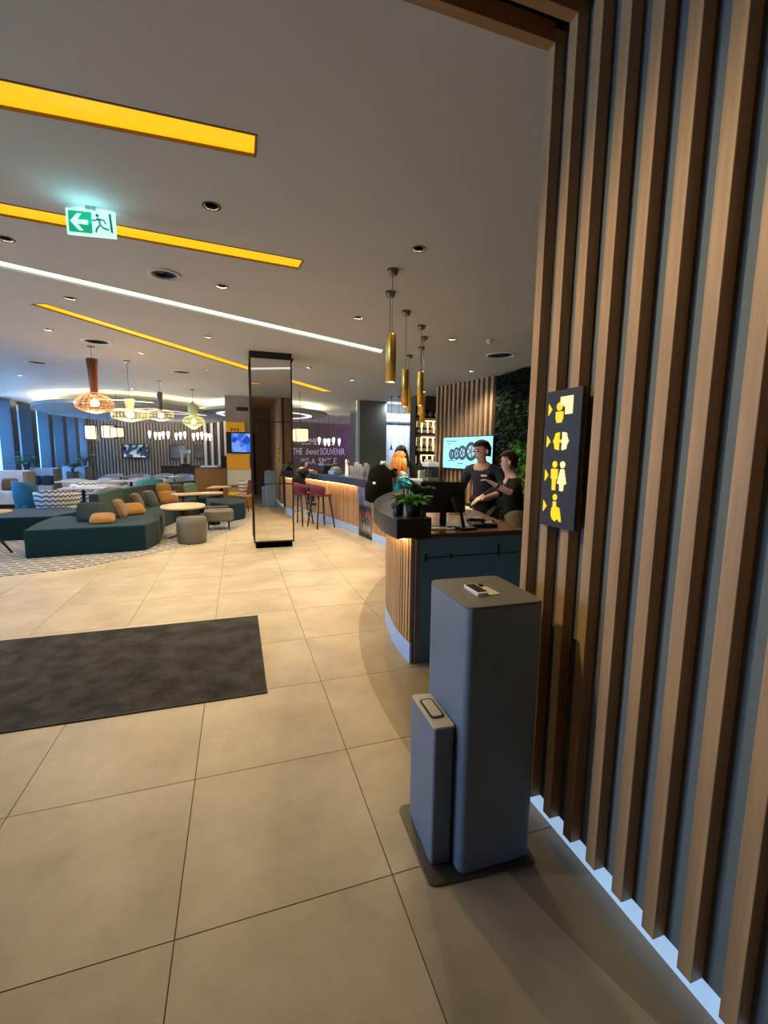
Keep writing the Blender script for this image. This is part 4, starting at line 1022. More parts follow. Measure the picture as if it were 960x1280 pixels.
MB().prism([(-.56, 11.35), (-.1, 11.75-.15), (.08, 11.78), (.02, 12.1), (-.42, 12.1)], .69, .72).build('tabletop', m_tabletop, t, bevel=.005)
MB().tube([(-.2, 11.85, ZR+.01), (-.2, 11.85, .69)], .05, 8).build('pedestal', m_blackm, t); MB().lathe([(.2, 0), (.2, .012), (.05, .03)], 18, (-.2, 11.85, ZR)).build('foot', m_blackm, t)
t = thing('side_table', 'small round side table with black splayed legs at left', 'table', (-3.45, 7.1, ZR))
MB().lathe([(0, .685), (.27, .685), (.275, .69), (.275, .705), (0, .71)], 28, (-3.50, 7.1, 0)).build('tabletop', m_tabletop, t)
for k in range(4):
    a_ = k*pi/2+.3; MB().tube([(-3.50+.06*cos(a_), 7.1+.06*sin(a_), .685), (-3.50+.05*cos(a_), 7.1+.05*sin(a_), .3), (-3.50+.22*cos(a_), 7.1+.22*sin(a_), ZR)], [.016, .022, .018], 6).build('leg', m_blackm, t)
o = MB().lathe([(0, 0), (.235, 0), (.252, .02), (.262, .20), (.265, .36), (.256, .45), (.235, .475), (0, .485)], 32, (-.585, 7.36, ZR), 1, 1).build('ottoman', m_taupe, loc=(-.585, 7.36, ZR))
t = thing('pouf', 'taupe leather drum pouf beside the round table', 'pouf', (-.585, 7.36, ZR))
o.name = 'body'; o.parent = t; o.location = (0, 0, 0)
MB().lathe([(.238, .482), (.244, .476), (.238, .470)], 32, (-.585, 7.36, ZR)).build('piping', m_taupe, t)
t = thing('footstool', 'low taupe footstool with slim dark legs behind the pouf', 'footstool', (-.16, 8.75, ZR))
MB().prism(rrect(-.16, 8.75, .60, .48, .14, .1), .20, .44).build('seat', m_taupe, t, bevel=.04, seg=3)
for x, y in ((-.36, 8.60), (.05, 8.62), (-.38, 8.88), (.03, 8.92)): MB().tube([(x, y, .21), (x*1.02-.003, y, ZR)], [.014, .010], 6).build('leg', m_darkwood, t)
t = thing('low_stool', 'dark low table half hidden under the long oak table', 'table', (-.2, 9.55, ZR))
MB().prism(rrect(-.28, 9.42, .62, .3, .06, .2), .40, .43).build('tabletop', M('plum lacquer', (.05, .03, .035), .4), t, bevel=.006); MB().tube([(-.28, 9.42, ZR), (-.28, 9.42, .40)], .12, 12).build('pedestal', m_blackm, t)

# lounge and dining chairs
def tub_chair(loc, rz, label, fabric, legs, group, w_=.60, h_=.78):
    t = thing('tub_chair', label, 'chair', loc, rz, group)
    MB().prism(rrect(0, .02, w_, .54, .12, 0), .30, .44).build('seat', fabric, t, local=True, bevel=.03, seg=3)
    rows = []
    for z, rr in ((.30, .29), (.45, .315), (.62, .335), (h_, .345)):
        rows.append([(rr*cos(a_)*w_/.60, rr*sin(a_)*.95, z if z < .6 else z-.10*(abs(a_+pi/2)/1.7)**2) for a_ in [-pi/2-1.7+3.4*q/18 for q in range(19)]])
    MB().grid(rows).build('backrest', fabric, t, local=True, solid=.05)
    for sx in (1, -1):
        for sy in (1, -1): MB().tube([(.19*sx, .18*sy, .31), (.24*sx, .23*sy, 0)], [.017, .011], 6).build('leg', legs, t, local=True)
    return t
m_zig = zigzag('black and white zigzag weave', (.62, .62, .62), (.03, .035, .05)); m_offw = M('off white weave', (.60, .60, .60), .85, var=.1); m_blue = M('petrol blue fabric', (.02, .13, .20), .8); m_lgrey = M('light grey weave', (.40, .41, .43), .85, var=.15)
GZ = 'tub chairs of the dining lounge'
c1_ = tub_chair((-3.62, 10.25, ZR), .05, 'zigzag tub chair behind the left teal sofa', m_zig, m_darkwood, GZ, w_=.72, h_=.80)
tub_chair((-4.28, 10.75, ZR), -1.0, 'petrol blue wing chair left of the zigzag tub chair', m_blue, m_darkwood, GZ, w_=.66, h_=.98)
dup(c1_, (-3.72, 12.9, ZR), .2, 'zigzag tub chair at second oak table by windows', GZ)
c2_ = tub_chair((-3.05, 12.2, ZR), .1, 'pale grey tub chair behind the teal sofa end', m_lgrey, m_darkwood, GZ)
DIN = [(-4.85, 15.6, .2, 'pale grey tub chair left end of front dining row'), (-3.9, 15.9, -.1, 'pale grey tub chair second in front dining row'), (-3.0, 15.8, .15, 'pale grey tub chair third in front dining row'), (-2.2, 15.4, -.3, 'pale grey tub chair right end of front dining row')]
for x, y, r, lab in DIN: dup(c2_, (x, y, 0), r, lab, GZ)
c3_ = tub_chair((-4.4, 18.4, 0), 3.0, 'white tub chair left end of far dining row', m_offw, m_darkwood, GZ)
for x, y, r, lab in [(-3.5, 18.6, 3.2, 'white tub chair second in far dining row'), (-2.6, 18.5, 3.0, 'white tub chair third in far dining row'), (-1.8, 18.2, 3.3, 'white tub chair right end of far dining row')]: dup(c3_, (x, y, 0), r, lab, GZ)
tub_chair((-2.3, 13.6, ZR), .3, 'teal tub chair just behind the sofa back', M('teal tub fabric', (.02, .13, .14), .8), m_darkwood, GZ, h_=.86)
def dining_table(x, y, w_, d_, label, top):
    t = thing('dining_table', label, 'table', (x, y, 0), 0, 'dining lounge tables')
    MB().prism(rrect(x, y, w_, d_, .08, .05), .72, .75).build('tabletop', top, t, bevel=.006)
    MB().tube([(x, y, .02), (x, y, .72)], .04, 8).build('pedestal', m_blackm, t); MB().lathe([(.26, 0), (.26, .012), (.05, .03)], 20, (x, y, 0.009)).build('foot', m_blackm, t)
m_paletop = wood('pale grey table', (.46, .42, .38), .3, var=.12, ax='x')
dining_table(-3.45, 11.45, .95, .70, 'pale table behind the zigzag tub chair', m_paletop)
dining_table(-4.4, 14.4, 1.1, .7, 'pale table before the front dining row, left', m_paletop)
dining_table(-3.0, 14.55, 1.1, .7, 'pale table before the front dining row, right', m_paletop)
dining_table(-3.9, 17.3, 1.2, .7, 'pale table between both dining rows, left', m_paletop)
dining_table(-2.3, 17.1, 1.2, .7, 'pale table between both dining rows, right', m_paletop)

# booths along the windows
m_booth = M('grey blue booth fabric', (.48, .52, .57), .85, var=.08); m_boothd = M('brown booth edge', (.14, .115, .09), .7)
def booth(x, y, w_, label):
    t = thing('booth', label, 'booth', (x, y, 0), 0, 'high backed booths along the windows')
    MB().bx(x, x+w_, y+.42, y+.54, 0, 1.08).build('back_panel', m_booth, t, bevel=.03)
    MB().bx(x+w_, x+w_+.09, y-.05, y+.54, 0, 1.06).build('side_panel', m_boothd, t, bevel=.02)
    MB().bx(x, x+w_, y-.20, y+.42, .12, .50).build('seat', m_lgrey, t, bevel=.03); MB().bx(x+.05, x+w_-.05, y-.12, y+.4, 0, .12).build('plinth', m_dark, t)
    return t
booth(-6.45, 14.0, .80, 'nearest high backed booth by the window wall'); booth(-6.50, 16.2, .86, 'middle high backed booth by the window wall'); booth(-6.30, 18.6, .90, 'farthest high backed booth by the window wall')
pillow(-6.05, 14.15, .68, .42, .36, .12, .0, -.25, m_rust, 'brown cushion in the nearest window booth')
pillow(-6.27, 16.35, .66, .42, .34, .12, .0, -.25, m_dkteal, 'dark teal cushion left in the middle window booth')
pillow(-5.87, 16.35, .66, .40, .34, .12, .0, -.25, m_dkteal, 'dark teal cushion right in the middle window booth')
pillow(-5.75, 18.75, .68, .42, .32, .12, .0, -.25, m_booth, 'pale blue cushion in the farthest window booth')
def bush(x, y, z, label, n, seed, mat, r=.5, h=.7):
    random.seed(seed); t = thing('window_plant', label, 'plant', (x, y, 0), 0, 'plants before the windows')
    MB().lathe([(0, 0), (.16, 0), (.21, z), (.18, z), (0, z-.04)], 18, (x, y, 0)).build('planter', m_boothd, t)
    st_ = MB(); lf = MB()
    for k in range(n):
        a_ = random.uniform(0, 2*pi); rr = r*random.uniform(.3, 1); tp = Vector((x+rr*cos(a_), y+rr*sin(a_), z+h*random.uniform(.4, 1)))
        md = Vector((x+rr*.3*cos(a_), y+rr*.3*sin(a_), z+h*.5)); st_.tube([(x, y, z-.05), md, tp], .008, 4)
        for q in range(7):
            c = md.lerp(tp, q/6); b = random.uniform(0, 2*pi); L = random.uniform(.12, .20); dr = Vector((cos(b), sin(b), random.uniform(-.5, .4))).normalized(); s_ = dr.cross(Vector((0, 0, 1))).normalized()*L*.25
            lf.add([c, c+dr*L*.5+s_, c+dr*L, c+dr*L*.5-s_], [(0, 1, 2, 3)])
    st_.build('stem', m_fern2, t); o = lf.build('foliage', mat, t); o['kind'] = 'stuff'
m_lf = M('plant green', (.06, .22, .09), .5, var=.3)
bush(-6.15, 15.6, .95, 'leafy plant standing behind the nearest window booth', 16, 2, m_lf); bush(-5.6, 17.9, .90, 'low spreading plant behind the middle window booth', 12, 4, m_lf, .55, .45); bush(-6.2, 21.5, .95, 'bright green plant in the far window corner', 14, 6, m_lf, .5, .7)

# far televisions and pictures on the lath wall
def flat_tv(x0, x1, z0, z1, y, name, label, cat, scr, frame=m_black):
    t = thing(name, label, cat, ((x0+x1)/2, y, (z0+z1)/2))
    MB().bx(x0, x1, y, y+.06, z0, z1).build('housing', frame, t, bevel=.004); MB().bx(x0+.04, x1-.04, y-.004, y, z0+.04, z1-.04).build('screen', scr, t)
    return t
flat_tv(-5.18, -4.00, 1.34, 2.04, 23.87, 'wall_television', 'lit wall television left on the grey brown lath wall', 'television', screen_material('match broadcast', (.003, .005, .01), (.03, .07, .14), (.80, .88, .95), 6, 1.0))
flat_tv(-3.05, -2.25, 1.30, 2.05, 23.87, 'wall_television', 'dim blue wall television right of the lit one', 'television', screen_material('dim broadcast', (.02, .03, .05), (.035, .05, .08), (.06, .075, .10), 2, .9))
flat_tv(-1.85, -1.22, 1.35, 2.05, 23.87, 'wall_picture', 'dark framed picture right of the dim television', 'picture', M('dark print', (.05, .045, .042), .5, var=.6, vscale=3))

# pillar with yellow panels and a blue screen
m_conc = M('warm plaster', (.27, .235, .215), .8, var=.12, vscale=2)
pr = struct(MB().bx(-.05, .72, 12.9, 13.7, 0, 3.36).build('wall_pillar', m_conc))
MB().bx(.28, .62, 12.885, 12.90, 2.93, 3.04).build('vent_slot', m_dark, pr)
pb = thing('yellow_box_unit', 'glossy yellow box panel above the blue pillar screen', 'panel', (.27, 12.85, 2.43)); MB().bx(-.04, .50, 12.80, 12.898, 2.29, 2.58).build('box', m_yellow, pb, bevel=.01)
for k in range(3): MB().bx(.10+.085*k, .15+.085*k, 12.796, 12.80, 2.32, 2.40).build('mark', M('red brown mark', (.12, .02, .01), .5), pb)
pb = thing('yellow_box_unit', 'mustard yellow panel below the blue pillar screen', 'panel', (.3, 12.87, 1.4)); MB().bx(-.04, .66, 12.84, 12.898, 1.16, 1.64).build('board', M('mustard paint', (.55, .27, .012), .5), pb, bevel=.006); MB().bx(.62, .645, 12.835, 12.84, 1.2, 1.6).build('edge_strip', m_dark, pb)
pb = thing('pale_panel', 'pale sage panel low on the yellow panelled pillar', 'panel', (.3, 12.87, .9)); MB().bx(-.04, .66, 12.85, 12.898, .66, 1.15).build('board', M('pale sage paint', (.42, .43, .36), .7), pb); MB().bx(-.04, .66, 12.846, 12.85, .66, .68).build('shadow_gap', m_dark, pb)
pb = thing('wall_television', 'blue lit screen on the yellow panelled pillar', 'television', (.33, 12.86, 1.97))
MB().bx(-.045, .72, 12.82, 12.898, 1.655, 2.28).build('housing', m_black, pb, bevel=.004); MB().bx(.11, .70, 12.815, 12.82, 1.69, 2.25).build('screen', screen_material('blue graphic', (.01, .05, .45), (.04, .20, .85), (.30, .48, .95), 5.5, 1.0), pb)
pb = thing('yellow_bench', 'yellow bench at the foot of the panelled pillar', 'bench', (.3, 12.6, 0)); MB().bx(-.03, .70, 12.35, 12.82, .40, .47).build('seat', m_yellow, pb, bevel=.01); MB().bx(0, .67, 12.45, 12.82, .008, .40).build('base', M('mustard base', (.45, .22, .01), .6), pb)
# red chair with a patterned cushion
rc_ = thing('armchair', 'dark red framed armchair with zigzag cushion by column', 'chair', (.42, 12.02, ZR), 1.1, None)
m_redw = M('red brown leather', (.14, .030, .022), .5)
MB().prism(rrect(0, 0, .46, .46, .06, 0), .40, .46).build('seat', M('tan seat', (.34, .24, .18), .7), rc_, local=True, bevel=.015)
MB().box((0, -.22, .68), (.44, .04, .42), rx=.18).build('backrest', m_redw, rc_, local=True, bevel=.01)
for sx in (1, -1):
    for sy in (1, -1): MB().tube([(.20*sx, .20*sy, .41), (.22*sx, .22*sy, 0)], [.02, .014], 6).build('leg', m_redw, rc_, local=True)
pillow(.40, 12.10, .69, .36, .36, .12, .9, -.2, m_zig, 'white zigzag cushion on the dark red armchair')
# brown service cabinet
cb = thing('service_cabinet', 'caramel brown service cabinet left of the panelled pillar', 'cabinet', (-.6, 15.2, 0))
MB().bx(-1.13, -.08, 15.0, 15.6, .0, 1.12).build('body', M('caramel wood', (.25, .11, .028), .45, var=.1), cb, bevel=.006); MB().bx(-1.15, -.06, 14.98, 15.62, 1.12, 1.15).build('top', m_walnutd, cb)
o = MB().bx(-.95, -.40, 15.1, 15.4, 1.15, 1.21).build('paper_stack', m_white, loc=(-.7, 15.2, 1.15)); tag(o, 'white paper stack on the caramel service cabinet', 'paper')
o = MB().bx(-.28, -.08, 15.1, 15.3, 1.15, 1.55).build('speaker', m_black, bevel=.01, loc=(-.18, 15.2, 1.15)); tag(o, 'black speaker box on the service cabinet right end', 'speaker')
o = MB().lathe([(0, 0), (.05, 0), (.055, .10), (.02, .16), (.02, .2), (0, .2)], 12, (-.33, 15.2, 1.15)).build('bottle', m_white, loc=(-.33, 15.2, 1.15)); tag(o, 'white bottle beside the black speaker box', 'bottle')
sd_ = thing('sideboard', 'dark sideboard with machines behind the dining chairs', 'cabinet', (-1.9, 20, 0))
MB().bx(-2.9, -1.0, 19.8, 20.4, 0, 1.02).build('body', m_walnutd, sd_); MB().bx(-2.95, -.95, 19.76, 20.42, 1.02, 1.06).build('top', m_blackm, sd_)
t = thing('juice_dispenser', 'grey dispenser machine on the dark sideboard', 'machine', (-1.95, 20, 1.06)); MB().bx(-2.1, -1.75, 19.9, 20.2, 1.06, 1.16).build('base', m_black, t); MB().bx(-2.1, -2.02, 19.9, 20.2, 1.16, 1.70).bx(-1.83, -1.75, 19.9, 20.2, 1.16, 1.70).build('upright', m_steel, t); MB().bx(-2.12, -1.73, 19.88, 20.2, 1.62, 1.76).build('head', m_white, t)

# ------------------------------------------------------------------ lounge lamps
m_amber_shell = glassy('amber glass', (1.0, .78, .55), .10); m_pale_shell = glassy('clear ribbed glass', (.96, .96, .86), .10)
m_copper = M('copper neck', (.23, .075, .032), .3, metal=.6); m_cane = M('pale cane', (.72, .66, .46), .5); m_canegreen = M('lime cane', (.62, .70, .36), .5)
m_globe = E('globe bulb', (1, .80, .45), 30)
def lounge_lamp(x, y, shade, neck, label, neckmat, ribmat, shell, zb, watt, nr=20):
    t = thing('lounge_pendant', label, 'pendant lamp', (x, y, H), 0, 'glass and cane lounge pendants')
    MB().lathe([(0, 0), (.06, 0), (.06, -.02), (0, -.022)], 18, (x, y, H)).build('canopy', m_canopy, t)
    ztop = neck[-1][1] if neck else shade[-1][1]
    MB().tube([(x, y, H-.02), (x, y, ztop)], .004, 6).build('cable', m_taupe, t)
    if neck: MB().lathe(neck, 20, (x, y, 0)).build('neck', neckmat, t)
    MB().lathe(shade, 32, (x, y, 0)).build('shade', shell, t)
    rb = MB()
    for k in range(nr):
        a_ = 2*pi*k/nr; rb.tube([(x+(r+.002)*cos(a_), y+(r+.002)*sin(a_), z) for r, z in shade], .0045, 4)
    for r, z in shade: rb.tube([(x+(r+.002)*cos(2*pi*q/24), y+(r+.002)*sin(2*pi*q/24), z) for q in range(25)], .004, 4)
    rb.build('cage', ribmat, t)
    MB().ball((x, y, zb), .06).build('bulb', m_globe, t)
    light('POINT', 'lounge_bulb', (x, y, zb-.12), watt, WARM, shadow_soft_size=.06)
lounge_lamp(-1.95, 7.12, [(.06, 2.30), (.20, 2.33), (.275, 2.38), (.285, 2.47), (.20, 2.56), (.08, 2.62)], [(.055, 2.60), (.060, 2.75), (.075, 3.0), (.088, 3.16), (.075, 3.165)], 'copper necked glass lamp nearest the left lounge', m_copper, M('pink copper rib', (.55, .36, .25), .35, metal=.4), m_amber_shell, 2.46, 22)
lounge_lamp(-1.66, 8.22, [(.08, 2.25), (.30, 2.29), (.32, 2.37), (.30, 2.45), (.08, 2.47)], [(.07, 2.46), (.075, 2.55), (.095, 2.66), (.085, 2.66)], 'wide flat cane lamp right of the copper necked one', m_cane, m_cane, m_pale_shell, 2.37, 18, 28)
lounge_lamp(-1.47, 10.6, [(.08, 2.42), (.28, 2.46), (.29, 2.55), (.26, 2.66), (.06, 2.68)], [(.05, 2.67), (.05, 2.9), (.065, 3.02), (.05, 3.1)], 'drum shaped pale cane lamp with a slim neck', m_taupe, m_cane, m_pale_shell, 2.54, 18, 26)
lounge_lamp(-.85, 11.9, [(.05, 2.30), (.10, 2.34), (.25, 2.43), (.285, 2.52), (.22, 2.61), (.08, 2.66)], [(.08, 2.65), (.14, 2.78), (.13, 2.92), (.05, 2.98), (.02, 3.05)], 'lime green cane lamp with a bell top', m_canegreen, m_canegreen, m_pale_shell, 2.50, 18, 24)
m_lantern = E('lantern paper', (1.0, .82, .55), 1.0); m_lantern2 = E('lantern mesh yellow', (1.0, .86, .45), 1.25)
def lantern(x, y, z0, z1, w_, rz, label, mat):
    t = thing('lantern', label, 'lantern', (x, y, H), 0, 'box lanterns on cords')
    MB().box((x, y, (z0+z1)/2), (w_, w_, z1-z0-.06), rz=rz).build('shade', mat, t, bevel=.03)
    mb = MB(); c_, s_ = cos(rz), sin(rz); h_ = w_/2+.02
    cs = [(x+u*c_-v*s_, y+u*s_+v*c_) for u, v in ((h_, h_), (-h_, h_), (-h_, -h_), (h_, -h_))]
    for k in range(4):
        a, b = cs[k], cs[(k+1) % 4]; mb.tube([(*a, z0), (*a, z1)], .012, 5).tube([(*a, z0), (*b, z0)], .012, 5).tube([(*a, z1), (*b, z1)], .012, 5)
    mb.build('frame', m_walnutd, t); MB().tube([(x, y, z1-.03), (x, y, H)], .006, 5).tube([cs[0]+(z1,), (x, y, z1+.25)], .005, 4).tube([cs[2]+(z1,), (x, y, z1+.25)], .005, 4).build('cord', m_black, t)
lantern(-3.87, 14.0, 2.00, 2.44, .26, .1, 'white box lantern left of the lantern pair', m_lantern)
lantern(-3.53, 14.45, 2.06, 2.48, .30, .5, 'tilted white box lantern in the middle of the lantern cluster', m_lantern)
lantern(-3.18, 14.05, 2.08, 2.40, .24, .9, 'small white box lantern at the right of lantern cluster', m_lantern)
lantern(1.93, 11.0, 1.98, 2.36, .34, .2, 'yellow glowing box lantern right of the mirrored column', m_lantern2)
for x, z in ((1.78, 1.98), (2.10, 2.06)): pass
ORD = 'first second third fourth fifth sixth seventh eighth ninth tenth eleventh twelfth thirteenth'.split()
def drop(x, y, z, label, group):
    t = thing('drop_bulb', label, 'lamp', (x, y, H), 0, group)
    MB().lathe([(0, 0), (.02, .02), (.035, .10), (.06, .20), (.065, .26), (.05, .31), (.02, .33), (0, .33)], 12, (x, y, z)).build('bulb', E_drop, t)
    MB().tube([(x, y, z+.32), (x, y, H)], .006, 5).build('cord', m_black, t)
E_drop = E('drop bulb glow', (1, .92, .78), 2.2)
for k, x in enumerate((-3.29, -3.07, -2.91, -2.76, -2.57, -2.25, -2.08, -1.90, -1.55, -1.38, -1.21, -1.03, -.88)): drop(x, 20.0, 2.20+.03*sin(x*9), '%s white drop bulb from left before the lath wall' % ORD[k], 'drop bulbs before the lath wall')
for k, x in enumerate((3.68, 3.93, 4.10, 4.32, 4.57)): drop(x, 18.0, 2.02+.03*sin(x*9), '%s white drop bulb from left before the lettered wall' % ORD[k], 'drop bulbs before the lettered wall')

for x, y, e_w in ((-2.5, 19.9, 45), (-1.2, 19.9, 30), (4.1, 17.9, 30)): light('POINT', 'drop_bulb_light', (x, y, 2.05), e_w, (1, .9, .75), shadow_soft_size=.06)
light('POINT', 'lantern_light', (-3.5, 14.1, 1.85), 30, (1, .85, .6), shadow_soft_size=.1)
light('POINT', 'lantern_light', (1.93, 11.0, 1.85), 18, (1, .8, .5), shadow_soft_size=.1)
# ceiling rafts with cove light
def raft(x, y, rx, ry, z, name, label, led=True):
    t = thing(name, label, 'ceiling raft', (x, y, z))
    def el(k, s_=1): return [(x+rx*s_*cos(2*pi*q/48)*k, y+ry*s_*sin(2*pi*q/48)*k) for q in range(48)]
    MB().prism(el(1), z, z+.10).build('disc', m_raft, t)
    rows = [[(x+(rx-.34)*cos(2*pi*q/48), y+(ry-.34)*sin(2*pi*q/48), zz) for q in range(49)] for zz in (z+.102, z+.135)]
    MB().grid(rows).build('cove_led', m_cove, t)
    for q in range(4): MB().tube([(x+rx*.6*cos(q*pi/2), y+ry*.6*sin(q*pi/2), z+.1), (x+rx*.6*cos(q*pi/2), y+ry*.6*sin(q*pi/2), H)], .01, 5).build('rod', m_steel, t)
    if led:
        rows = [[(x+rx*k*cos(2*pi*q/48), y+ry*k*sin(2*pi*q/48), z-.012) for q in range(49)] for k in (.66, .75)]
        MB().grid(rows).build('ring_light', m_ringled, t, solid=.012)
m_raft = M('raft grey', (.30, .29, .29), .8); m_cove = E('cove led', (1, .88, .58), 75); m_ringled = E('ring led', (.95, .93, .95), 1.1)
raft(1.28, 15.6, 2.25, 2.3, 3.05, 'ceiling_raft', 'round grey ceiling raft with a white light ring before lettered wall')
raft(-3.15, 17.6, 3.05, 4.6, 3.00, 'ceiling_raft', 'large oval grey ceiling raft with cove glow over the lounge', False)
tt = thing('triangle_light', 'pale pink triangular line light under the lounge raft', 'ceiling light', (-1.6, 16, 2.97))
MB().tube([(-3.9, 15.2, 2.985), (-.75, 16.0, 2.985), (-2.2, 13.9, 2.985), (-3.9, 15.2, 2.985)], .014, 6).build('tube', E('pink line', (1, .80, .68), 1.0), tt)
light('AREA', 'lilac_wash', (6.9, 22.6, 3.0), 22, (.55, .25, 1.0), (.35, .8, -.5), size=1.2)
light('AREA', 'plum_wall_wash', (4.2, 21.5, 3.3), 30, (1, .8, .75), (0, .7, -.7), shape='RECTANGLE', size=5, size_y=.3)
light('AREA', 'lath_wall_fill', (-3.2, 22.6, 3.32), 110, (1, .86, .66), (0, .6, -.8), shape='RECTANGLE', size=6, size_y=.3)  # extra area light, no fitting, lifts the lath wall

# lettering on the plum wall
m_letter = M('pale lettering', (.85, .78, .85), .5)
ql = thing('wall_lettering', 'pale raised lettering on the plum brown wall', 'lettering', (4.7, 23.85, 1.7))
def text(body, x, z, cap, width=None, shear=0):
    cu = bpy.data.curves.new('txt', 'FONT'); cu.body = body; cu.size = cap/.70; cu.extrude = .02; cu.shear = shear
    to = bpy.data.objects.new('txt', cu); COL.objects.link(to)
    bpy.context.view_layer.update()
    me = bpy.data.meshes.new_from_object(to.evaluated_get(bpy.context.evaluated_depsgraph_get()))
    bpy.data.objects.remove(to)
    xs = [v.co.x for v in me.vertices]; w0 = max(xs)-min(xs); sx = (width/w0) if width else 1
    for v in me.vertices:
        px_, pz_, py_ = (v.co.x-min(xs))*sx, v.co.y, v.co.z
        v.co = (x+px_-ql.location.x, 23.835-py_-ql.location.y, z+pz_-ql.location.z)
    me.materials.append(m_letter)
    o = bpy.data.objects.new('word', me); COL.objects.link(o); o.parent = ql; return o
text('SOMETIMES', 3.72, 2.16, .36, 1.80); text('THE', 3.22, 1.60, .37, .52); text('best', 3.93, 1.62, .34, .78, .3); text('SOUVENIR', 4.76, 1.61, .37, 1.42); text('IS-A', 3.88, 1.05, .35, .60); text('SMILE', 4.66, 1.07, .35, 1.05)
lp = struct(MB().bx(6.75, 7.45, 23.75, 23.86, 1.35, 2.45).build('window_12', E('lilac lit niche', (.42, .10, .95), .8)))  # self-lit lilac niche, no window here
# ================================================================== PEOPLE
def skin(name, V, R, EDG, mat, parent, sub=2, root=0):
    off = Vector((0, 0, 0)); q = parent
    while q is not None: off += Vector(q.location); q = q.parent
    me = bpy.data.meshes.new(name); me.from_pydata([tuple(Vector(v)-off) for v in V], EDG, []); me.update()
    o = bpy.data.objects.new(name, me); COL.objects.link(o); o.parent = parent
    md = o.modifiers.new('skin', 'SKIN'); md.use_smooth_shade = True; md.branch_smoothing = .3
    if not me.skin_vertices: return o
    for i, r in enumerate(R):
        s = me.skin_vertices[0].data[i]; s.radius = r if isinstance(r, tuple) else (r, r); s.use_root = (i == root)
    ss = o.modifiers.new('subsurf', 'SUBSURF'); ss.levels = sub; ss.render_levels = sub
    me.materials.append(mat)
    return o
m_skin = M('skin', (.62, .36, .25), .5); m_skin2 = M('fair skin', (.68, .42, .31), .5)
m_eye = M('eye dark', (.02, .015, .012), .2); m_lip = M('lip', (.42, .16, .13), .5)
def person(label, loc, face, h, top_mat, leg_mat, hair_mat, hair, lean=.0, headturn=(0, 0), arms=None, sleeve=1.0, seated=False, skinm=None, shoes=None, female=False, z0=0, hemz=None, crouch=0):
    skinm = skinm or m_skin; s = h/1.75
    t = thing('person', label, 'person', (loc[0], loc[1], z0))
    f = Vector((face[0], face[1], 0)).normalized(); r = Vector((f.y, -f.x, 0)); B = Vector((loc[0], loc[1], 0))
    def W(x, y, z):
        zz = z*s
        if crouch and zz > .95*s: zz = .95*s+(zz-.95*s)*crouch
        ly = y*s+max(0, (zz-.95*s))*lean
        return B+r*(x*s)+f*ly+Vector((0, 0, zz+z0))
    sh = .165 if female else .19
    V = []; R = []; Ed = []; ix = {}
    def add(n, p, rad, par=None):
        ix[n] = len(V); V.append(p); R.append(rad*s if not isinstance(rad, tuple) else (rad[0]*s, rad[1]*s))
        if par: Ed.append((ix[par], ix[n]))
    dz = -.47 if seated else 0
    def Wd(x, y, z): return W(x, y, z)+Vector((0, 0, dz*s)) if seated else W(x, y, z)
    add('pelvis', Wd(0, 0, .96), .125); add('waist', Wd(0, .01, 1.09), .105 if female else .118, 'pelvis'); add('chest', Wd(0, .01, 1.28), .125 if female else .14, 'waist')
    add('upper', Wd(0, 0, 1.42), .09, 'chest'); add('neck', Wd(0, .01, 1.51), .052, 'upper')
    hc = Wd(0, .03, 1.62)
    hf = (f+r*headturn[0]+Vector((0, 0, headturn[1]))).normalized(); hr = Vector((hf.y, -hf.x, 0)).normalized(); hu = hr.cross(hf).normalized()
    def HD(x, y, z): return hc+hr*(x*s)+hf*(y*s)+hu*(z*s)
    add('jaw', HD(0, .025, -.055), .062, 'neck'); add('skull', HD(0, .0, .03), .088, 'jaw'); add('crown', HD(0, -.012, .095), .060, 'skull')
    for sd, nm in ((1, 'r'), (-1, 'l')):
        add('sh'+nm, Wd(sh*sd, 0, 1.40), .058, 'upper')
        el, wr = arms[nm] if arms and nm in arms else (Wd((sh+.05)*sd, -.02, 1.12), Wd((sh+.03)*sd, .05, .88))
        el = Vector(el); wr = Vector(wr)
        add('el'+nm, el, .043, 'sh'+nm); add('wr'+nm, wr, .029, 'el'+nm)
        d = (wr-el).normalized(); pl = wr+d*.065*s; add('pa'+nm, pl, (.036, .022), 'wr'+nm)
        sdv = d.cross(Vector((0, 0, 1))); sdv = sdv.normalized() if sdv.length > .05 else r.copy(); dn = Vector((0, 0, -1)) if abs(d.z) < .8 else f*.6
        for k, (o_, ln) in enumerate(((-.027, .068), (-.009, .080), (.009, .076), (.026, .058))):
            a = pl+sdv*o_*s+d*.028*s; add('f%d%s' % (k, nm), a, .0095, 'pa'+nm)
            b = a+(d+dn*.25).normalized()*ln*.55*s; add('g%d%s' % (k, nm), b, .0085, 'f%d%s' % (k, nm)); add('h%d%s' % (k, nm), b+(d+dn*.75).normalized()*ln*.5*s, .0075, 'g%d%s' % (k, nm))
        tb = wr+d*.02*s-sdv*sd*.030*s; add('t0'+nm, tb, .012, 'wr'+nm); add('t1'+nm, tb+(d*.8-sdv*sd*.5).normalized()*.055*s, .0095, 't0'+nm)
        add('hip'+nm, Wd(.085*sd, .0, .90), .092, 'pelvis')
        if seated:
            kn = Wd(.12*sd, .40, .94); an = Wd(.12*sd, .33, .52)
        else:
            kn = W(.095*sd, .02, .50); an = W(.10*sd, -.01, .09)
        add('kn'+nm, kn, .060, 'hip'+nm); add('an'+nm, an, .040, 'kn'+nm)
        add('to'+nm, an+f*.12*s-Vector((0, 0, .045*s)), .034, 'an'+nm)
    body = skin('body', V, R, Ed, skinm, t)
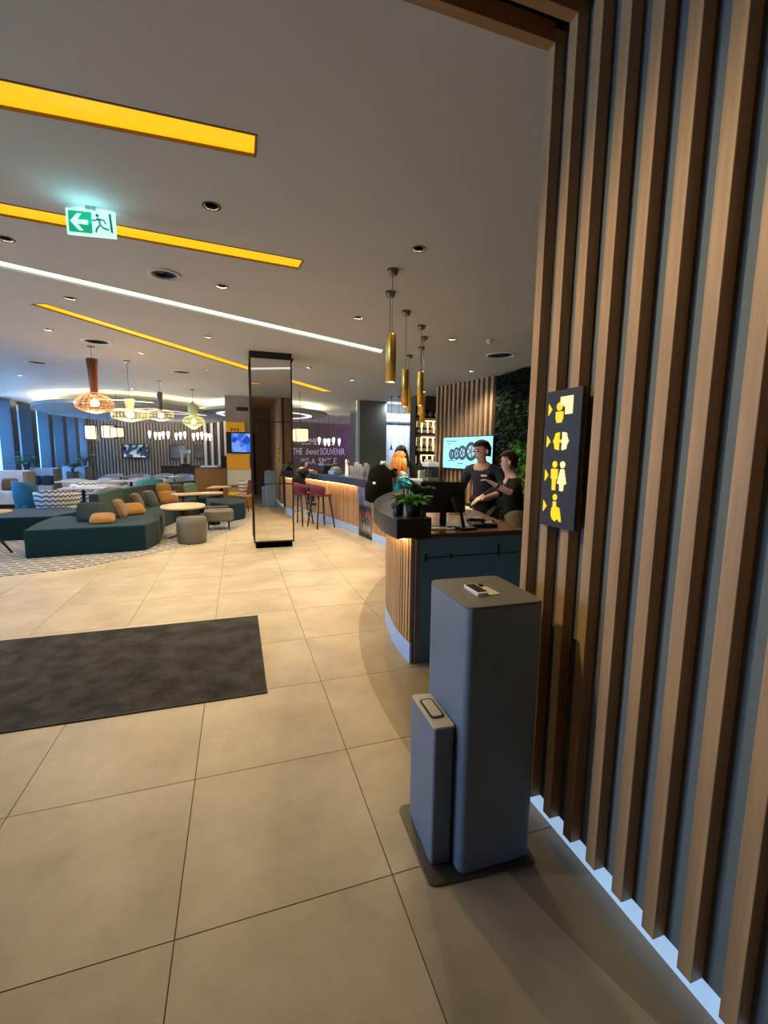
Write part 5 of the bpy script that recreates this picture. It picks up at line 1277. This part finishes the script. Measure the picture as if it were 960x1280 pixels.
    def cloth(name, names, par_ed, grow, mat, extra=None):
        VV = [V[ix[n]] for n in names]; RR = []
        for n in names:
            q = R[ix[n]]; q = q[0] if isinstance(q, tuple) else q
            RR.append(q+grow*s)
        li = {n: i for i, n in enumerate(names)}
        EE_ = [(li[a], li[b]) for a, b in par_ed]
        if extra:
            for n, p, rad, par in extra: li[n] = len(VV); VV.append(p); RR.append(rad*s); EE_.append((li[par], li[n]))
        return skin(name, VV, RR, EE_, mat, t)
    ex = []
    for nm in 'rl':
        a = V[ix['el'+nm]]; b = V[ix['wr'+nm]]
        if sleeve > .05: ex.append(('cf'+nm, a.lerp(b, sleeve), .036, 'el'+nm))
    nb = V[ix['upper']].lerp(V[ix['neck']], .45)
    ex.append(('collar', nb, .060, 'upper'))
    if hemz: ex.append(('hem', Wd(0, 0, hemz), .175, 'waist'))
    else: ex.append(('hem', Wd(0, 0, .90), .135, 'pelvis'))
    nm_ = ['waist', 'chest', 'upper', 'shr', 'shl', 'elr', 'ell']; ed_ = [('waist', 'chest'), ('chest', 'upper'), ('upper', 'shr'), ('upper', 'shl'), ('shr', 'elr'), ('shl', 'ell')]
    if not hemz: nm_ = ['pelvis']+nm_; ed_ = [('pelvis', 'waist')]+ed_
    cloth('top', nm_, ed_, .036 if crouch else .014, top_mat, ex)
    cloth('trousers', ['pelvis', 'hipr', 'hipl', 'knr', 'knl', 'anr', 'anl'], [('pelvis', 'hipr'), ('pelvis', 'hipl'), ('hipr', 'knr'), ('hipl', 'knl'), ('knr', 'anr'), ('knl', 'anl')], .03 if hemz else .016, leg_mat, [('wb', Wd(0, 0, 1.12), .140, 'pelvis')] if hemz else None)
    for nm in 'rl':
        a = V[ix['an'+nm]]; q = a-Vector((0, 0, .05*s))
        mb = MB(); mb.tube([a-f*.05*s-Vector((0, 0, .045*s)), a+f*.03*s-Vector((0, 0, .035*s)), a+f*.15*s-Vector((0, 0, .05*s)), a+f*.19*s-Vector((0, 0, .055*s))], [.036*s, .043*s, .038*s, .02*s], 10); mb.build('shoe', shoes or m_blackm, t)
    # face
    fc = MB()
    for sd in (1, -1): MB().ball(HD(.033*sd, .083, .018), .011*s, 8, 6).build('eye', m_eye, t)
    nz = MB(); p = [HD(0, .088, .022), HD(0, .112, -.018), HD(.014, .092, -.024), HD(-.014, .092, -.024)]
    nz.add(p, [(0, 2, 1), (0, 1, 3), (1, 2, 3), (0, 3, 2)], True).build('nose', skinm, t, sub=1)
    MB().tube([HD(-.024, .086, -.052), HD(0, .094, -.052), HD(.024, .086, -.052)], [.003*s, .006*s, .003*s], 6).build('mouth', m_lip, t)
    for sd in (1, -1): MB().ball(HD(.090*sd, -.005, .0), (.014*s, .022*s, .032*s), 8, 6).build('ear', skinm, t)
    for sd in (1, -1): MB().tube([HD(.016*sd, .094, .042), HD(.034*sd, .092, .047), HD(.050*sd, .080, .042)], .0045*s, 5).build('eyebrow', hair_mat, t)
    # hair: a cap that leaves the face free, and long locks if worn long
    rows = []; n = 20
    for i in range(9):
        g = []
        for k in range(n+1):
            th = 2*pi*k/n; fr = cos(th)            # fr = 1 at the front
            lo = -.075 if hair != 'long' else -.09
            zmin = lo+(.150 if fr > .35 else .150*max(0, (fr+.35)/.7)**.8); zz = .134-(.132-zmin)*(i/8)**1.0
            rad = .107*sqrt(max(.0, 1-((zz-.03)/.106)**2)) if zz > .03 else .107-.02*((.03-zz)/.12)
            w1 = 1+.05*sin(th*7+i)
            g.append(HD(sin(th)*rad*.95*w1, (cos(th)*rad*(.93 if fr > 0 else 1)-.010)*w1, zz))
        rows.append(g)
    MB().grid(rows).build('hair', hair_mat, t, solid=.008)
    if hair == 'long':
        for sd, ang in [(q, q) for q in (-2.6, -2.1, -1.6, -1.25, 1.25, 1.6, 2.1, 2.6, 3.14)]:
            p0 = HD(sin(ang)*.092, cos(ang)*.092-.005, .03); p1 = HD(sin(ang)*.115, cos(ang)*.10-.005, -.10)
            fwd = .04 if abs(ang) < 1.9 else -.03
            p2 = HD(sin(ang)*.12, cos(ang)*.11+fwd, -.24); p3 = HD(sin(ang)*.10, cos(ang)*.10+fwd*1.4, -.40)
            MB().tube([p0, p1, p2, p3], [.030*s, .042*s, .040*s, .012*s], 8).build('lock', hair_mat, t)
    return t, W, HD, V, ix
m_shirt = M('dark navy shirt', (.011, .014, .026), .85); m_blackknit = M('black knit', (.006, .006, .007), .9); m_khaki = M('khaki trousers', (.25, .235, .17), .85); m_greytr = M('dark grey trousers', (.05, .048, .042), .85)
m_hairbl = M('dark brown hair', (.016, .010, .008), .85, spec=.2); m_hairrd = M('auburn hair', (.045, .012, .008), .8, spec=.2); m_hairor = M('copper orange hair', (.52, .19, .035), .5, var=.3, aniso=(1, 1, .1), vscale=60); m_hairb = M('black hair', (.006, .005, .006), .45)
m_turq = M('turquoise jacket', (.02, .45, .75), .7); m_jeans = M('dark jeans', (.02, .025, .045), .85)

t, W, HD, V, ix = person('man in a dark navy shirt with name tag leaning over the desk', (3.27, 3.49), (-.80, -.60), 1.86, m_shirt, m_greytr, m_hairbl, 'short', lean=.22, headturn=(.42, -.22),
    arms={'l': ((3.33, 3.18, 1.33), (3.06, 3.20, 1.185)), 'r': ((3.08, 3.74, 1.30), (2.94, 3.60, 1.18))})
c = V[ix['chest']]; d = Vector((-.80, -.60, 0)).normalized(); rr_ = Vector((d.y, -d.x, 0))
q = c+d*.165-rr_*.07+Vector((0, 0, .07)); MB().box(q, (.075, .006, .022), rz=atan2(rr_.y, rr_.x)).build('name_tag', m_white, t)
t, W, HD, V, ix = person('woman in a black knit top and khaki trousers pointing left', (3.30, 2.86), (-.90, .36), 1.73, m_blackknit, m_khaki, m_hairrd, 'short', lean=.14, headturn=(.0, -.12), skinm=m_skin2, female=True, sleeve=.12, hemz=.95,
    arms={'l': ((3.10, 2.66, 1.26), (2.93, 2.74, 1.36)), 'r': ((3.20, 3.10, 1.22), (2.98, 3.06, 1.175))})
a = V[ix['ell']]; b = V[ix['wrl']]; p = a.lerp(b, .86); dd = (b-a).normalized()
MB().tube([p-dd*.010, p+dd*.010], .035, 12).build('watch', m_black, t)
c = V[ix['chest']]; d = Vector((-.90, .36, 0)).normalized(); lf_ = Vector((-d.y, d.x, 0)); q = c+d*.12+lf_*.075+Vector((0, 0, .05)); MB().box(q, (.06, .006, .018), rz=atan2(lf_.y, lf_.x)).build('name_tag', m_white, t)
# customer with backpack
t, W, HD, V, ix = person('woman with long copper orange hair in a turquoise sleeved jacket', (2.535, 4.90), (.93, .36), 1.72, m_turq, m_jeans, m_hairor, 'long', lean=.10, headturn=(.12, -.12), skinm=m_skin2, female=True,
    arms={'r': ((2.60, 4.68, 1.24), (2.76, 4.78, 1.225)), 'l': ((2.57, 5.14, 1.25), (2.77, 5.10, 1.225))})
a = V[ix['shr']]; b = V[ix['elr']]; dd = (b-a).normalized()
for k0, k1, mm in ((.42, .56, m_white),):
    MB().tube([a.lerp(b, k0), a.lerp(b, k1)], [.068, .063], 14).build('sleeve_stripe', mm, t)
nk = V[ix['upper']]; MB().ball(nk+Vector((-.05, .02, -.02)), (.12, .17, .09), 14, 8).build('black_yoke', m_blackknit, t)
backp = bk = thing('backpack', 'large black backpack with white clip worn by the orange haired woman', 'backpack', (2.28, 4.82, .95))
def BKP(u, v, z): # u: away from the back, v: sideways
    d = Vector((.93, .36, 0)).normalized(); s_ = Vector((d.y, -d.x, 0)); return Vector((2.53, 4.90, 0))-d*(.14+u)+s_*v+Vector((0, 0, z))
rows = []
for z, k in ((.93, .25), (.96, .75), (1.05, .98), (1.2, 1.0), (1.35, .95), (1.46, .78), (1.52, .35)):
    rows.append([BKP(.15+.17*k*cos(a_), .22*k*sin(a_), z) for a_ in [2*pi*q/20 for q in range(21)]])
mb = MB().grid(rows); mb.add(rows[-1][:-1], [list(range(20))]); mb.add(rows[0][:-1], [list(range(20))[::-1]])
m_pack = M('black nylon', (.003, .003, .0035), .85, spec=.1)
mb.build('bag', m_pack, bk)
rows = []
for z, k in ((.97, .5), (1.0, .95), (1.15, 1.0), (1.25, .9), (1.28, .4)): rows.append([BKP(.275+.10*k*cos(a_), .15*k*sin(a_), z) for a_ in [-pi/2+pi*q/14 for q in range(15)]])
MB().grid(rows).build('front_pocket', m_pack, bk, solid=.006)
for s_ in (-.09, .09): MB().tube([BKP(.04, s_, 1.40), BKP(-.05, s_, 1.455), BKP(-.15, s_, 1.43), BKP(-.235, s_*1.1, 1.25)], .02, 6).build('strap', m_pack, bk)
MB().ball(BKP(.33, .10, 1.26), (.025, .03, .022), 10, 6).build('clip', m_white, bk)
MB().tube([BKP(.05, 0, 1.51), BKP(.10, 0, 1.56), BKP(.16, 0, 1.51)], .009, 6).build('handle', m_pack, bk)
fl = thing('flower_clip', 'white fluffy charm on top of the black backpack', 'charm', tuple(BKP(.12, .05, 1.50)))
for q in range(6): MB().ball(BKP(.13+.03*cos(q), .06+.045*sin(q*1.1), 1.535+.02*(q % 2)), .026, 8, 6).build('petal', m_white, fl)
person('barista in black with dark hair behind the orange haired woman', (3.50, 7.2), (-.5, -.86), 1.86, m_blackknit, m_blackm, m_hairb, 'long', lean=.08, headturn=(-.2, -.35), arms={'r': ((3.34, 7.22, 1.16), (3.44, 6.95, 1.14)), 'l': ((3.72, 7.05, 1.16), (3.55, 6.88, 1.12))})
o = MB().box((3.60, 6.70, 1.05), (.26, .2, .30)).build('carton', m_white, bevel=.006, loc=(3.60, 6.70, .9))
tag(o, 'white carton held up in front of the barista', 'box')
ledge = thing('work_shelf', 'low black work shelf inside the bar before barista', 'counter', (3.5, 6.75, 0))
MB().bx(3.36, 4.1, 6.50, 6.95, .0, .86).build('carcass', m_blackm, ledge); MB().bx(3.36, 4.12, 6.48, 6.97, .86, .90).build('top', m_stone, ledge)
person('person in black seated on a bar stool with arm on the bar', (1.66, 9.72), (.95, .12), 1.70, m_blackknit, m_blackm, m_hairb, 'short', lean=.30, seated=True, z0=.40, crouch=.84, sleeve=.15, arms={'r': ((1.90, 9.52, 1.235), (2.04, 9.70, 1.24)), 'l': ((1.92, 10.0, 1.24), (2.04, 10.1, 1.24))})
